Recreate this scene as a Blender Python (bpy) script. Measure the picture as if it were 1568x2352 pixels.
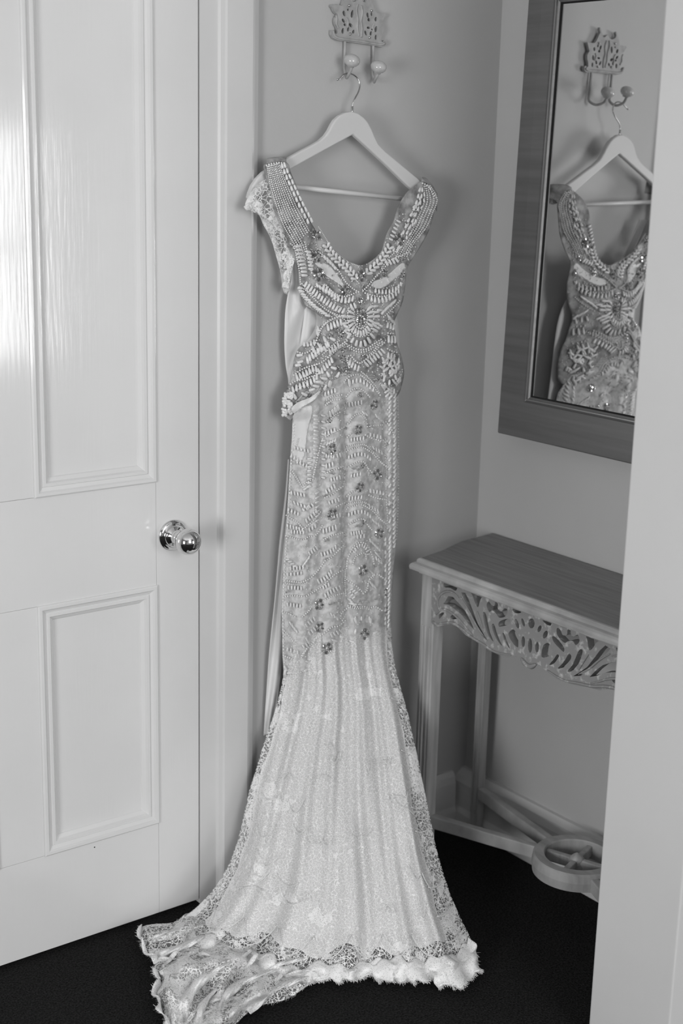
import bpy, bmesh, math, random
import numpy as np
from mathutils import Vector, Matrix
from mathutils.geometry import delaunay_2d_cdt

for o in list(bpy.data.objects): bpy.data.objects.remove(o)
C = bpy.context.scene.collection
random.seed(7)

# ------------------------------------------------------------------ camera
YAW, PITCH, ROLL = math.radians(37.436), math.radians(14.110), math.radians(1.398)
FPX, CX, CY = 3267.0, 784.0, 1176.0
CAM_D, CAM_H = 2.5794, 1.70
fw = Vector((math.sin(YAW)*math.cos(PITCH), math.cos(YAW)*math.cos(PITCH), -math.sin(PITCH)))
r0 = Vector((math.cos(YAW), -math.sin(YAW), 0)); u0 = r0.cross(fw)
cr, sr = math.cos(ROLL), math.sin(ROLL)
RT = cr*r0 + sr*u0; UP = -sr*r0 + cr*u0
# (the lens calibration gives the same axes whichever sign the roll is written with)
cam_data = bpy.data.cameras.new('camera'); cam = bpy.data.objects.new('camera', cam_data); C.objects.link(cam)
cam.matrix_world = Matrix(((RT.x, UP.x, -fw.x, 0), (RT.y, UP.y, -fw.y, -CAM_D), (RT.z, UP.z, -fw.z, CAM_H), (0, 0, 0, 1)))
cam_data.sensor_fit = 'VERTICAL'; cam_data.sensor_height = 36.0; cam_data.lens = FPX/2352*36.0
cam_data.clip_start = 0.05; cam_data.clip_end = 50
cam_data.dof.use_dof = True; cam_data.dof.focus_distance = 3.02; cam_data.dof.aperture_fstop = 2.6
bpy.context.scene.camera = cam

# ------------------------------------------------------------------ light
sc = bpy.context.scene
sc.view_settings.view_transform = 'Standard'; sc.view_settings.look = 'None'
sc.view_settings.gamma = 1.0; sc.view_settings.use_curve_mapping = False
sc.view_settings.exposure = -0.32
w = bpy.data.worlds.new('world'); sc.world = w; w.use_nodes = True
bg = w.node_tree.nodes['Background']; bg.inputs[0].default_value = (0.9, 0.9, 0.9, 1); bg.inputs[1].default_value = .5

ROOM = dict(x0=-2.4, x1=4.2, y0=-4.5, z1=3.05)
WIN = [(0.05, 1.50, 0.95, 2.75, 80.0), (2.50, 3.36, 0.55, 1.84, 42.0)]   # rear wall: x0, x1, z0, z1, watts
WLEFT = (-3.0, -1.7, 0.6, 2.0, 122.0)                                        # left wall: y0, y1, z0, z1, watts
def area(name, x0, x1, z0, z1, y, watts):
    l = bpy.data.lights.new(name, 'AREA'); l.shape = 'RECTANGLE'; l.size = x1-x0; l.size_y = z1-z0
    l.energy = watts; l.color = (1, 1, 1)
    o = bpy.data.objects.new(name, l); C.objects.link(o)
    o.location = ((x0+x1)/2, y, (z0+z1)/2); o.rotation_euler = (math.radians(90), 0, 0)
    return o
for i, (a, b, c, d, e) in enumerate(WIN):
    area('window_daylight', a+.05, b-.05, c+.05, d-.05, ROOM['y0']-.04, e)
a, b, c, d, e = WLEFT
l = area('window_daylight', a+.05, b-.05, c+.05, d-.05, 0, e)
l.location = (ROOM['x0']-.04, (a+b)/2, (c+d)/2); l.rotation_euler = (math.radians(90), 0, math.radians(-90))

# ------------------------------------------------------------------ pixel rays -> points in the room
def ray(px, py): return RT*((px-CX)/FPX) - UP*((py-CY)/FPX) + fw
def P(px, py, Y):                    # point at depth plane y = Y
    d = ray(px, py); t = (CAM_D+Y)/d.y
    return Vector((d.x*t, Y, d.z*t+CAM_H))
def PX(px, py, X):
    d = ray(px, py); t = X/d.x
    return Vector((X, d.y*t-CAM_D, d.z*t+CAM_H))
def PZ(px, py, Z):
    d = ray(px, py); t = (Z-CAM_H)/d.z
    return Vector((d.x*t, d.y*t-CAM_D, Z))

# ------------------------------------------------------------------ materials
def mat(name, val, rough=.6, metal=0., spec=.5, coat=0.):
    m = bpy.data.materials.new(name); m.use_nodes = True
    b = m.node_tree.nodes['Principled BSDF']
    b.inputs['Base Color'].default_value = (val, val, val, 1); b.inputs['Roughness'].default_value = rough
    b.inputs['Metallic'].default_value = metal; b.inputs['Specular IOR Level'].default_value = spec
    b.inputs['Coat Weight'].default_value = coat
    return m
def nodes(m): return m.node_tree.nodes, m.node_tree.links, m.node_tree.nodes['Principled BSDF']
def add_noise(m, lo, hi, scale=(1, 1, 1), ns=8., detail=4., bump=0., bdist=.01, bns=None, bscale=None, p0=.3, p1=.7):
    N, L, b = nodes(m)
    tc = N.new('ShaderNodeTexCoord'); mp = N.new('ShaderNodeMapping'); mp.inputs['Scale'].default_value = scale
    L.new(tc.outputs['Object'], mp.inputs[0])
    n = N.new('ShaderNodeTexNoise'); n.inputs['Scale'].default_value = ns; n.inputs['Detail'].default_value = detail
    L.new(mp.outputs[0], n.inputs['Vector'])
    r = N.new('ShaderNodeValToRGB'); r.color_ramp.elements[0].position = p0; r.color_ramp.elements[1].position = p1
    r.color_ramp.elements[0].color = (lo, lo, lo, 1); r.color_ramp.elements[1].color = (hi, hi, hi, 1)
    L.new(n.outputs[0], r.inputs[0]); L.new(r.outputs[0], b.inputs['Base Color'])
    if bump:
        if bns:
            mp2 = N.new('ShaderNodeMapping'); mp2.inputs['Scale'].default_value = bscale or scale; L.new(tc.outputs['Object'], mp2.inputs[0])
            n2 = N.new('ShaderNodeTexNoise'); n2.inputs['Scale'].default_value = bns; n2.inputs['Detail'].default_value = 6
            L.new(mp2.outputs[0], n2.inputs['Vector'])
        else: n2 = n
        bp = N.new('ShaderNodeBump'); bp.inputs['Strength'].default_value = bump; bp.inputs['Distance'].default_value = bdist
        L.new(n2.outputs[0], bp.inputs['Height']); L.new(bp.outputs[0], b.inputs['Normal'])
    return m
M = {}
M['wall'] = add_noise(mat('wall_paint', .5, .55), .49, .52, ns=3, bump=.12, bdist=.002, bns=160)
M['ceil'] = mat('ceiling_paint', .7, .8)
M['room'] = mat('room_paint', .34, .8)
M['door'] = add_noise(mat('gloss_door_paint', .70, .10, spec=.5), .68, .71, scale=(1, 1, 1), ns=4, bump=.10, bdist=.002, bns=26, bscale=(6, 1, .35))
M['trim'] = add_noise(mat('trim_paint', .64, .3), .62, .66, ns=4, bump=.1, bdist=.001, bns=30, bscale=(5, 1, .4))
M['nib'] = add_noise(mat('nib_paint', .6, .5), .58, .61, ns=3, bump=.1, bdist=.002, bns=120)
M['carpet'] = add_noise(mat('carpet', .02, 1., spec=.05), .006, .034, ns=260, detail=8, bump=1., bdist=.006, bns=300, bscale=(1, 1, 1))
M['chrome'] = mat('chrome', .75, .06, 1.)
M['steel'] = mat('hanger_steel', .6, .16, 1.)
M['black'] = mat('dark_slot', .01, .9)
M['hanger'] = mat('hanger_paint', .68, .4)
M['rack'] = add_noise(mat('rack_paint', .42, .5), .33, .46, ns=60, bump=.3, bdist=.001)
M['porcelain'] = add_noise(mat('crackled_porcelain', .55, .12, coat=.5), .46, .60, ns=60, detail=8)
M['mirror'] = mat('mirror_silver', .76, .012, 1.)
M['frame'] = add_noise(mat('pewter_frame', .2, .42, .4), .15, .20, scale=(1, .15, 3), ns=20, bump=.1, bdist=.001, bns=90, bscale=(2, .2, 4))
M['bead'] = mat('frame_bead', .35, .3, .6)
M['wood'] = add_noise(mat('whitewashed_wood', .25, .55), .28, .46, scale=(2, .5, .5), ns=22, detail=8, bump=.25, bdist=.001)
M['legwood'] = add_noise(mat('whitewashed_leg', .3, .55), .30, .50, scale=(3, 3, .3), ns=20, detail=8, bump=.25, bdist=.001)
M['top'] = add_noise(mat('table_top_wood', .16, .5), .18, .27, scale=(9, .5, 1), ns=10, detail=8, bump=.15, bdist=.0008)
M['carve'] = add_noise(mat('distressed_carving', .2, .7), .25, .52, ns=75, detail=12, bump=.5, bdist=.001, p0=.54, p1=.72)
M['satin'] = mat('ivory_satin', .74, .4); M['satin'].node_tree.nodes['Principled BSDF'].inputs['Sheen Weight'].default_value = .3
M['under'] = add_noise(mat('tulle_underskirt', .8, .8), .77, .82, scale=(4, 4, .3), ns=18, bump=.2, bdist=.002)
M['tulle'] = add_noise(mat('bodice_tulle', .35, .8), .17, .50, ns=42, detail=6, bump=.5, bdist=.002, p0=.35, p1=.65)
M['tulle2'] = add_noise(mat('skirt_tulle', .5, .8), .48, .68, ns=80, detail=8, bump=.4, bdist=.001, p0=.40, p1=.60)
M['pearl'] = mat('pearl', .80, .18, coat=.8)
M['bugle'] = mat('bugle_glass', .76, .2, coat=.5)
M['crystal'] = mat('crystal', .8, .05, .75)
M['gem'] = mat('smoky_gem', .22, .1, .6)
M['cord'] = mat('lace_cord', .72, .8)
M['sky'] = None

def lace(name, scale, th, cover, dens=.5, val=.68):
    """net of fine threads with denser embroidered patches, open between the threads"""
    m = mat(name, val, .85); N, L, b = nodes(m)
    tc = N.new('ShaderNodeTexCoord')
    wn = N.new('ShaderNodeTexNoise'); wn.inputs['Scale'].default_value = 40; wn.inputs['Detail'].default_value = 4; L.new(tc.outputs['Object'], wn.inputs['Vector'])
    mx = N.new('ShaderNodeMixRGB'); mx.blend_type = 'ADD'; mx.inputs[0].default_value = .03
    L.new(tc.outputs['Object'], mx.inputs[1]); L.new(wn.outputs['Color'], mx.inputs[2])
    def math_(op, a, c):
        q = N.new('ShaderNodeMath'); q.operation = op
        for k, s in enumerate((a, c)):
            if isinstance(s, (int, float)): q.inputs[k].default_value = s
            else: L.new(s, q.inputs[k])
        return q.outputs[0]
    def net(s, t):
        v = N.new('ShaderNodeTexVoronoi'); v.feature = 'DISTANCE_TO_EDGE'; v.inputs['Scale'].default_value = s
        L.new(mx.outputs[0], v.inputs['Vector']); return math_('LESS_THAN', v.outputs['Distance'], t)
    a = net(scale, th)
    pn = N.new('ShaderNodeTexNoise'); pn.inputs['Scale'].default_value = 15; pn.inputs['Detail'].default_value = 4
    L.new(tc.outputs['Object'], pn.inputs['Vector'])
    patch_ = math_('GREATER_THAN', pn.outputs[0], 1-dens)
    fb = N.new('ShaderNodeTexNoise'); fb.inputs['Scale'].default_value = 330; fb.inputs['Detail'].default_value = 3; fb.inputs['Distortion'].default_value = 2.0
    L.new(tc.outputs['Object'], fb.inputs['Vector'])
    fib = math_('GREATER_THAN', fb.outputs[0], .46)
    o = math_('MAXIMUM', math_('MAXIMUM', a, math_('MULTIPLY', fib, patch_)), cover)
    L.new(o, b.inputs['Alpha'])
    return m
M['lace'] = lace('lace_net', 112, .07, .10, .45, .84)
M['sheer'] = lace('sheer_tulle', 150, .045, .50, .36, .84)
M['lace_dense'] = lace('lace_dense', 140, .13, .55, .62, .86)
M['lace_train'] = lace('lace_train', 112, .085, .20, .50, .84)

# ------------------------------------------------------------------ mesh helpers
def link(name, me, m=None, parent=None, smooth=False):
    o = bpy.data.objects.new(name, me); C.objects.link(o)
    if m is not None and not me.materials: me.materials.append(m)
    if parent is not None: o.parent = parent
    if smooth:
        for p in me.polygons: p.use_smooth = True
    return o
def mesh(name, vs, fs, m=None, parent=None, smooth=False):
    me = bpy.data.meshes.new(name); me.from_pydata([tuple(v) for v in vs], [], fs); me.validate(); me.update()
    return link(name, me, m, parent, smooth)
def from_bm(name, bm, m, parent=None, smooth=False):
    bmesh.ops.recalc_face_normals(bm, faces=bm.faces)
    me = bpy.data.meshes.new(name); bm.to_mesh(me); bm.free()
    return link(name, me, m, parent, smooth)
def box_bm(bm, x0, x1, y0, y1, z0, z1):
    vs = [bm.verts.new(p) for p in ((x0,y0,z0),(x1,y0,z0),(x1,y1,z0),(x0,y1,z0),(x0,y0,z1),(x1,y0,z1),(x1,y1,z1),(x0,y1,z1))]
    for f in ((0,3,2,1),(4,5,6,7),(0,1,5,4),(1,2,6,5),(2,3,7,6),(3,0,4,7)): bm.faces.new([vs[i] for i in f])
def bevel(bm, w, seg=2):
    bmesh.ops.bevel(bm, geom=[e for e in bm.edges], offset=w, segments=seg, profile=.6, affect='EDGES')
def box(name, x0, x1, y0, y1, z0, z1, m, parent=None, bv=0.):
    bm = bmesh.new(); box_bm(bm, x0, x1, y0, y1, z0, z1)
    if bv: bevel(bm, bv)
    return from_bm(name, bm, m, parent)
def empty(name, loc, label, cat, group=None):
    o = bpy.data.objects.new(name, None); C.objects.link(o); o.location = loc; o.empty_display_size = .05
    o['label'] = label; o['category'] = cat
    if group: o['group'] = group
    bpy.context.view_layer.update(); INV[o.name] = o
    return o
INV = {}
def adopt(o, parent):               # keep world coordinates although the parent sits at its base
    o.parent = parent; o.matrix_parent_inverse = Matrix.Translation(parent.location).inverted() if parent.parent is None else Matrix.Identity(4)
    return o
def struct(o, label=None, cat=None):
    o['kind'] = 'structure'
    if label: o['label'] = label
    if cat: o['category'] = cat
    return o
def tube(pts, rad, seg=8, closed=False, taper=None):
    """sweep a circle along points; returns verts, faces"""
    pts = [Vector(p) for p in pts]; n = len(pts); vs = []; fs = []
    up = None
    for i, p in enumerate(pts):
        if closed: t = pts[(i+1) % n]-pts[i-1]
        else: t = pts[min(i+1, n-1)]-pts[max(i-1, 0)]
        t.normalize()
        if up is None:
            up = Vector((0, 0, 1)) if abs(t.z) < .9 else Vector((0, 1, 0))
        a = (up - t*up.dot(t)).normalized(); up = a; b = t.cross(a)
        rr = rad*(taper[i] if taper else 1)
        for k in range(seg):
            an = 2*math.pi*k/seg; vs.append(p + a*rr*math.cos(an) + b*rr*math.sin(an))
    for i in range(n if closed else n-1):
        j = (i+1) % n
        for k in range(seg):
            k2 = (k+1) % seg; fs.append((i*seg+k, i*seg+k2, j*seg+k2, j*seg+k))
    if not closed:
        fs.append(tuple(range(seg-1, -1, -1))); fs.append(tuple((n-1)*seg+k for k in range(seg)))
    return vs, fs
def smooth_pts(pts, n=6, closed=False):
    """Catmull-Rom"""
    pts = [tuple(p) for p in pts]; out = []; N_ = len(pts)
    rng = range(N_) if closed else range(N_-1)
    for i in rng:
        if closed: p = [pts[(i+k) % N_] for k in (-1, 0, 1, 2)]
        else: p = [pts[max(i-1, 0)], pts[i], pts[i+1], pts[min(i+2, N_-1)]]
        for s in range(n):
            t = s/n
            out.append(tuple(.5*((2*b)+(-a+c)*t+(2*a-5*b+4*c-d)*t*t+(-a+3*b-3*c+d)*t**3) for a, b, c, d in zip(*p)))
    if not closed: out.append(pts[-1])
    return out
def resample(pts, step):
    out = [pts[0]]; acc = 0
    for a, b in zip(pts, pts[1:]):
        L_ = math.dist(a, b)
        if L_ < 1e-9: continue
        s = step-acc
        while s <= L_:
            t = s/L_; out.append(tuple(x+(y-x)*t for x, y in zip(a, b))); s += step
        acc = (acc+L_) % step if s-step <= L_ else acc+L_
        acc = L_-(s-step)
    return out
def inside(p, poly):
    x, y = p; c = False; j = len(poly)-1
    for i in range(len(poly)):
        xi, yi = poly[i][0], poly[i][1]; xj, yj = poly[j][0], poly[j][1]
        if (yi > y) != (yj > y) and x < (xj-xi)*(y-yi)/(yj-yi)+xi: c = not c
        j = i
    return c
def cdt(outline, holes=(), step=None, jit=.0):
    """triangulate an outline with holes in 2-D, with optional interior grid points"""
    vs = []; es = []
    for loop in [outline]+list(holes):
        s = len(vs); vs += [Vector(p[:2]) for p in loop]; es += [(s+i, s+(i+1) % len(loop)) for i in range(len(loop))]
    if step:
        xs = [p[0] for p in outline]; ys = [p[1] for p in outline]
        y = min(ys); k = 0
        while y < max(ys):
            x = min(xs)+(step*.5 if k % 2 else 0)
            while x < max(xs):
                if inside((x, y), outline) and not any(inside((x, y), h) for h in holes): vs.append(Vector((x, y)))
                x += step
            y += step*.87; k += 1
    ov, oe, of = delaunay_2d_cdt(vs, es, [], 0, 1e-6)[:3]
    out = []
    for f in of:
        c = sum((ov[i] for i in f), Vector((0, 0)))/len(f)
        if inside(c, outline) and not any(inside(c, h) for h in holes): out.append(tuple(f))
    return ov, out
def plate(name, outline, holes, fn, thick_vec, m, parent=None, step=None, smooth=False):
    """flat cut-out given thickness: fn maps 2-D to 3-D, thick_vec is the vector to the rear face"""
    ov, of = cdt(outline, holes, step)
    n = len(ov); vs = [fn(v[0], v[1]) for v in ov]; vs += [v+thick_vec for v in vs]
    fs = [f for f in of]+[tuple(i+n for i in reversed(f)) for f in of]
    cnt = {}
    for f in of:
        for a, b in zip(f, f[1:]+f[:1]): cnt[(a, b)] = 1
    for (a, b) in cnt:
        if (b, a) not in cnt: fs.append((b, a, a+n, b+n))
    o = mesh(name, vs, fs, m, parent)
    bm = bmesh.new(); bm.from_mesh(o.data); bmesh.ops.recalc_face_normals(bm, faces=bm.faces); bm.to_mesh(o.data); bm.free()
    return o
def grid(name, rows, m, parent=None, solid=0., smooth=True):
    n = len(rows[0]); vs = [p for r in rows for p in r]
    fs = [(i*n+j, i*n+j+1, (i+1)*n+j+1, (i+1)*n+j) for i in range(len(rows)-1) for j in range(n-1)]
    o = mesh(name, vs, fs, m, parent, smooth)
    if solid:
        md = o.modifiers.new('thickness', 'SOLIDIFY'); md.thickness = solid; md.offset = 0
    return o
def interp(x, tab):
    if x <= tab[0][0]: return tab[0][1]
    for (a, va), (b, vb) in zip(tab, tab[1:]):
        if x <= b: return va+(vb-va)*(x-a)/(b-a)
    return tab[-1][1]

# ================================================================== THE SETTING
XR = 2.411; R = ROOM; FZ = -.012
struct(box('floor', R['x0']-.1, R['x1']+.1, R['y0']-.1, .1, FZ-.1, FZ, M['carpet']), 'dark charcoal cut pile carpet covering the floor', 'carpet')
struct(box('ceiling', R['x0']-.1, R['x1']+.1, R['y0']-.1, .1, R['z1'], R['z1']+.1, M['ceil']))
DX0, DX1, DZ1 = .705, 1.582, 2.09
# back wall with the doorway cut out
bm = bmesh.new()
box_bm(bm, R['x0'], DX0-.05, 0, .12, FZ, R['z1']); box_bm(bm, DX1+.05, XR+.1, 0, .12, FZ, R['z1']); box_bm(bm, DX0-.05, DX1+.05, 0, .12, DZ1+.05, R['z1'])
struct(from_bm('wall_back', bm, M['wall']), 'pale grey painted wall behind the hanging gown', 'wall')
NB = -.908; NX = P(1386, 1900, NB).x            # rear corner of the wall end, then the front corner on the same face
NY = PX(1568, 2004, NX).y
struct(box('wall_right', XR, XR+.1, NB, 0, FZ, R['z1'], M['wall']), 'pale grey alcove wall behind the mirror and side table', 'wall')
struct(box('wall_front', NX, R['x1'], NY, NB, FZ, R['z1'], M['nib'], bv=.003), 'white wall end in the near right foreground', 'wall')
bm = bmesh.new(); a, b, c, d, e = WLEFT
for q in ((R['y0'], a, FZ, R['z1']), (b, .1, FZ, R['z1']), (a, b, FZ, c), (a, b, d, R['z1'])): box_bm(bm, R['x0']-.12, R['x0'], *q)
struct(from_bm('wall_left', bm, M['room']))
bm = bmesh.new()
for q in ((a, a+.05, c, d), (b-.05, b, c, d), (a, b, c, c+.05), (a, b, d-.05, d), (a, b, (c+d)/2-.02, (c+d)/2+.02)): box_bm(bm, R['x0']-.02, R['x0']+.02, *q)
struct(from_bm('window_3', bm, M['trim']))
bm = bmesh.new(); box_bm(bm, R['x1'], R['x1']+.1, R['y0'], NB, FZ, R['z1']); struct(from_bm('wall_side', bm, M['room']))
# rear wall (behind the camera) with two window openings
bm = bmesh.new(); y0, y1 = R['y0']-.12, R['y0']
xs = [R['x0'], WIN[0][0], WIN[0][1], WIN[1][0], WIN[1][1], R['x1']]
for i in (0, 2, 4): box_bm(bm, xs[i], xs[i+1], y0, y1, FZ, R['z1'])
for (a, b, c, d, e) in WIN: box_bm(bm, a, b, y0, y1, FZ, c); box_bm(bm, a, b, y0, y1, d, R['z1'])
struct(from_bm('wall_rear', bm, M['room']))
for i, (a, b, c, d, e) in enumerate(WIN):
    bm = bmesh.new(); t = .05; zm = (c+d)/2
    for q in ((a, a+t, c, d), (b-t, b, c, d), (a, b, c, c+t), (a, b, d-t, d), (a, b, zm-.02, zm+.02)):
        box_bm(bm, q[0], q[1], y1-.02, y1+.02, q[2], q[3])
    struct(from_bm('window_%d' % (i+1), bm, M['trim']))

# ---- trims
def extrude_profile(name, prof, p0, p1, out, m, parent=None):
    """prof: (depth out of wall, height) pairs, swept straight from p0 to p1; out = unit vector out of the wall"""
    vs = []; out = Vector(out); up = Vector((0, 0, 1)); n = len(prof)
    for p in (Vector(p0), Vector(p1)): vs += [p+out*a+up*b for a, b in prof]
    fs = [(i, (i+1) % n, (i+1) % n+n, i+n) for i in range(n)]+[tuple(range(n)), tuple(range(2*n-1, n-1, -1))]
    bm = bmesh.new(); v = [bm.verts.new(q) for q in vs]
    for f in fs: bm.faces.new([v[k] for k in f])
    return from_bm(name, bm, m, parent)
BB = [(0, 0), (.048, 0), (.047, .03), (.040, .045), (.036, .11), (.028, .128), (.012, .14), (0, .14)]
struct(extrude_profile('baseboard_right', BB, (XR, 0, FZ), (XR, NB, FZ), (-1, 0, 0), M['trim']), 'white skirting board under the side table', 'skirting board')
struct(extrude_profile('baseboard_back', [(a*.5, b) for a, b in BB], (1.722, 0, FZ), (XR-.048, 0, FZ), (0, -1, 0), M['trim']), 'white skirting board behind the side table legs', 'skirting board')
# architrave: flat inner strip, step, flat face, bevelled outer edge
bm = bmesh.new()
prof = [(1.5848, .06), (1.5848, -.001), (1.628, -.001), (1.632, -.006), (1.636, -.016), (1.640, -.019), (1.700, -.022), (1.706, -.020), (1.719, -.014), (1.719, 0), (1.66, .0), (1.66, .06)]
n = len(prof); vv = [[bm.verts.new((x, y, z)) for x, y in prof] for z in (FZ, 2.2)]
for i in range(n): bm.faces.new((vv[0][i], vv[0][(i+1) % n], vv[1][(i+1) % n], vv[1][i]))
bm.faces.new(vv[0]); bm.faces.new(vv[1][::-1])
struct(from_bm('trim_1', bm, M['trim']), 'white moulded architrave beside the panelled door', 'architrave')
bm = bmesh.new(); box_bm(bm, DX0-.13, DX0-.006, -.02, .06, FZ, 2.2); box_bm(bm, DX0-.006, 1.588, -.02, .06, DZ1+.006, 2.2)
struct(from_bm('trim_2', bm, M['trim']))
# ---- panelled door
door = bpy.data.objects.new('door_1', None); C.objects.link(door); struct(door, 'white gloss panelled door with round chrome knob, closed', 'door')
g = .00025
DT = .04
def dpart(name, x0, x1, z0, z1): return box(name, x0+g, x1-g, 0, DT, z0+g, z1-g, M['door'], door, bv=.0006)
PXL = (0.812, 1.092); PXR = (1.197, 1.476); ZB, ZL0, ZL1, ZT = .226, .786, 1.016, 1.985
dpart('stile', PXR[1], DX1, 0, DZ1); dpart('stile', DX0, PXL[0], 0, DZ1)
dpart('rail', PXL[0], PXR[1], 0, ZB); dpart('rail', PXL[0], PXR[1], ZL0, ZL1); dpart('rail', PXL[0], PXR[1], 2.0+.07, DZ1)
dpart('muntin', PXL[1], PXR[0], ZL1, 2.07); dpart('muntin', PXL[1], PXR[0], ZB, ZL0)
def moulding(x0, x1, z0, z1):
    prof = [(-.001, .004), (-.001, -.003), (.002, -.0055), (.008, -.0055), (.011, -.002), (.018, .002), (.020, -.001), (.026, -.001), (.029, .004), (.036, .009), (.038, .012), (.038, .02), (-.001, .02)]
    bm = bmesh.new(); rings = []
    for (ox, sx, oz, sz) in ((x0, 1, z0, 1), (x1, -1, z0, 1), (x1, -1, z1, -1), (x0, 1, z1, -1)):
        rings.append([bm.verts.new((ox+sx*a, y, oz+sz*a)) for a, y in prof])
    n = len(prof)
    for k in range(4):
        A, B = rings[k], rings[(k+1) % 4]
        for i in range(n): bm.faces.new((A[i], A[(i+1) % n], B[(i+1) % n], B[i]))
    from_bm('moulding', bm, M['door'], door)
    box('panel', x0+.03, x1-.03, .0115, .03, z0+.03, z1-.03, M['door'], door)
for (a, b) in (PXL, PXR): moulding(a, b, ZL1, 2.07); moulding(a, b, ZB, ZL0)
# chips and nail marks in the paint
def chip(px, py, rx, rz, Y):
    c = P(px, py, Y); n = 9
    vs = [(c.x+rx*math.cos(k*2*math.pi/n)*(1+.3*random.random()), Y-.0002, c.z+rz*math.sin(k*2*math.pi/n)*(1+.3*random.random())) for k in range(n)]
    vs += [(v[0], Y+.001, v[2]) for v in vs]
    mesh('paint_chip', vs, [tuple(range(n))]+[(i, (i+1) % n, (i+1) % n+n, i+n) for i in range(n)], M['black'], door)
chip(123, 1822, .0022, .0045, .0105); chip(217, 1946, .0015, .0015, 0)
# chrome knob
def lathe(name, prof, c, ax, m, parent=None, seg=40):
    """prof: (distance along axis, radius)"""
    ax = Vector(ax).normalized(); a = ax.orthogonal().normalized(); b = ax.cross(a); c = Vector(c); vs = []; fs = []
    n = len(prof)
    for d, r in prof:
        for k in range(seg):
            t = 2*math.pi*k/seg; vs.append(c+ax*d+(a*math.cos(t)+b*math.sin(t))*max(r, 1e-5))
    for i in range(n-1):
        for k in range(seg): k2 = (k+1) % seg; fs.append((i*seg+k, (i+1)*seg+k, (i+1)*seg+k2, i*seg+k2))
    fs.append(tuple(range(seg))); fs.append(tuple((n-1)*seg+k for k in range(seg-1, -1, -1)))
    bm = bmesh.new(); v = [bm.verts.new(q) for q in vs]
    for f in fs: bm.faces.new([v[k] for k in f])
    o = from_bm(name, bm, m, parent, True)
    return o
kc = P(396, 1229, 0)
kn = bpy.data.objects.new('door_handle', None); C.objects.link(kn); kn.parent = door; kn['label'] = 'round chrome knob'
lathe('rose', [(0, .034), (.002, .0345), (.004, .034), (.006, .030), (.008, .024), (.010, .0235), (.013, .021), (.016, .0155), (.018, .0145)], kc, (0, -1, 0), M['chrome'], kn)
lathe('neck', [(.016, .0145), (.020, .016), (.024, .0135), (.030, .0115), (.036, .012), (.040, .015)], kc, (0, -1, 0), M['chrome'], kn)
R_ = .0285
bc = P(425, 1241, -.066)
ball = [(-R_*math.cos(t)*.92, R_*math.sin(t)) for t in [math.pi*i/24 for i in range(1, 25)]]
lathe('knob_ball', ball, (kc.x, -.066, kc.z), (0, -1, 0), M['chrome'], kn)
lathe('keyhole', [(0, .0035), (.0085, .0035), (.009, .003)], (kc.x, -.0005, kc.z+.0225), (0, -1, 0), M['black'], kn, 12)

# ================================================================== MIRROR
mir = empty('wall_mirror', (XR-.02, -.45, 1.04), 'tall mirror in a wide pewter grey frame on the alcove wall, reflecting the gown', 'mirror')
nrm = Vector((-1, -.0188, .0278)).normalized(); q0 = Vector((2.3585, -.17, 1.145))
eu = Vector((0, -1, 0)); eu = (eu-nrm*eu.dot(nrm)).normalized(); ev = Vector((0, 0, 1)); ev = (ev-nrm*ev.dot(nrm)-eu*ev.dot(eu)).normalized()
def MP(a, b, d): return q0+eu*a+ev*b+nrm*d           # a along the wall towards camera, b up, d out of the glass
# inner opening: bottom-left at pixel (1222,913); size
def hit(px, py, d=0):
    o = Vector((0, -CAM_D, CAM_H)); v = ray(px, py); t = (q0+nrm*d-o).dot(nrm)/v.dot(nrm); h = o+v*t-q0
    return h.dot(eu), h.dot(ev)
ia, ib = hit(1220, 912); _, it = hit(1262, 8)
oa, ob = hit(1140, 994.5, .012)
W_ = .60; fwid = ia-oa; a0, a1 = ia, ia+W_
fh = ib-ob
b0, b1 = ib, it
def frame_part(name, corners_in, corners_out):
    pass
prof = [(0, -.004), (0, .004), (.010, .010), (.012, .013), (fwid*.5, .014), (fwid-.004, .012), (fwid, .006), (fwid, -.022), (0, -.022)]
def side(name, k):
    cs = [(a0, b0, -1, -1), (a1, b0, 1, -1), (a1, b1, 1, 1), (a0, b1, -1, 1)]
    A = cs[k]; B = cs[(k+1) % 4]; bm = bmesh.new(); r = []
    for (a, b, sa, sb) in (A, B): r.append([bm.verts.new(MP(a+sa*p*(1 if True else 1), b+sb*p*(fh/fwid), d)) for p, d in prof])
    n = len(prof)
    for i in range(n): bm.faces.new((r[0][i], r[0][(i+1) % n], r[1][(i+1) % n], r[1][i]))
    bm.faces.new(r[0]); bm.faces.new(r[1][::-1])
    adopt(from_bm(name, bm, M['frame']), mir)
for k in range(4): side('frame_rail' if k % 2 == 0 else 'frame_stile', k)
# thin raised bead and dark rebate round the glass
def ringstrip(name, i0, i1, d0, d1, m):
    bm = bmesh.new()
    outer = [(a0-i0, b0-i0), (a1+i0, b0-i0), (a1+i0, b1+i0), (a0-i0, b1+i0)]
    inner = [(a0-i1, b0-i1), (a1+i1, b0-i1), (a1+i1, b1+i1), (a0-i1, b1+i1)]
    lo = [bm.verts.new(MP(a, b, d0)) for a, b in outer]+[bm.verts.new(MP(a, b, d0)) for a, b in inner]
    hi = [bm.verts.new(MP(a, b, d1)) for a, b in outer]+[bm.verts.new(MP(a, b, d1)) for a, b in inner]
    for k in range(4):
        j = (k+1) % 4
        bm.faces.new((hi[k], hi[j], hi[j+4], hi[k+4])); bm.faces.new((lo[k], lo[j], hi[j], hi[k])); bm.faces.new((lo[k+4], lo[j+4], hi[j+4], hi[k+4])); bm.faces.new((lo[k], lo[j], lo[j+4], lo[k+4]))
    adopt(from_bm(name, bm, m), mir)
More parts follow.
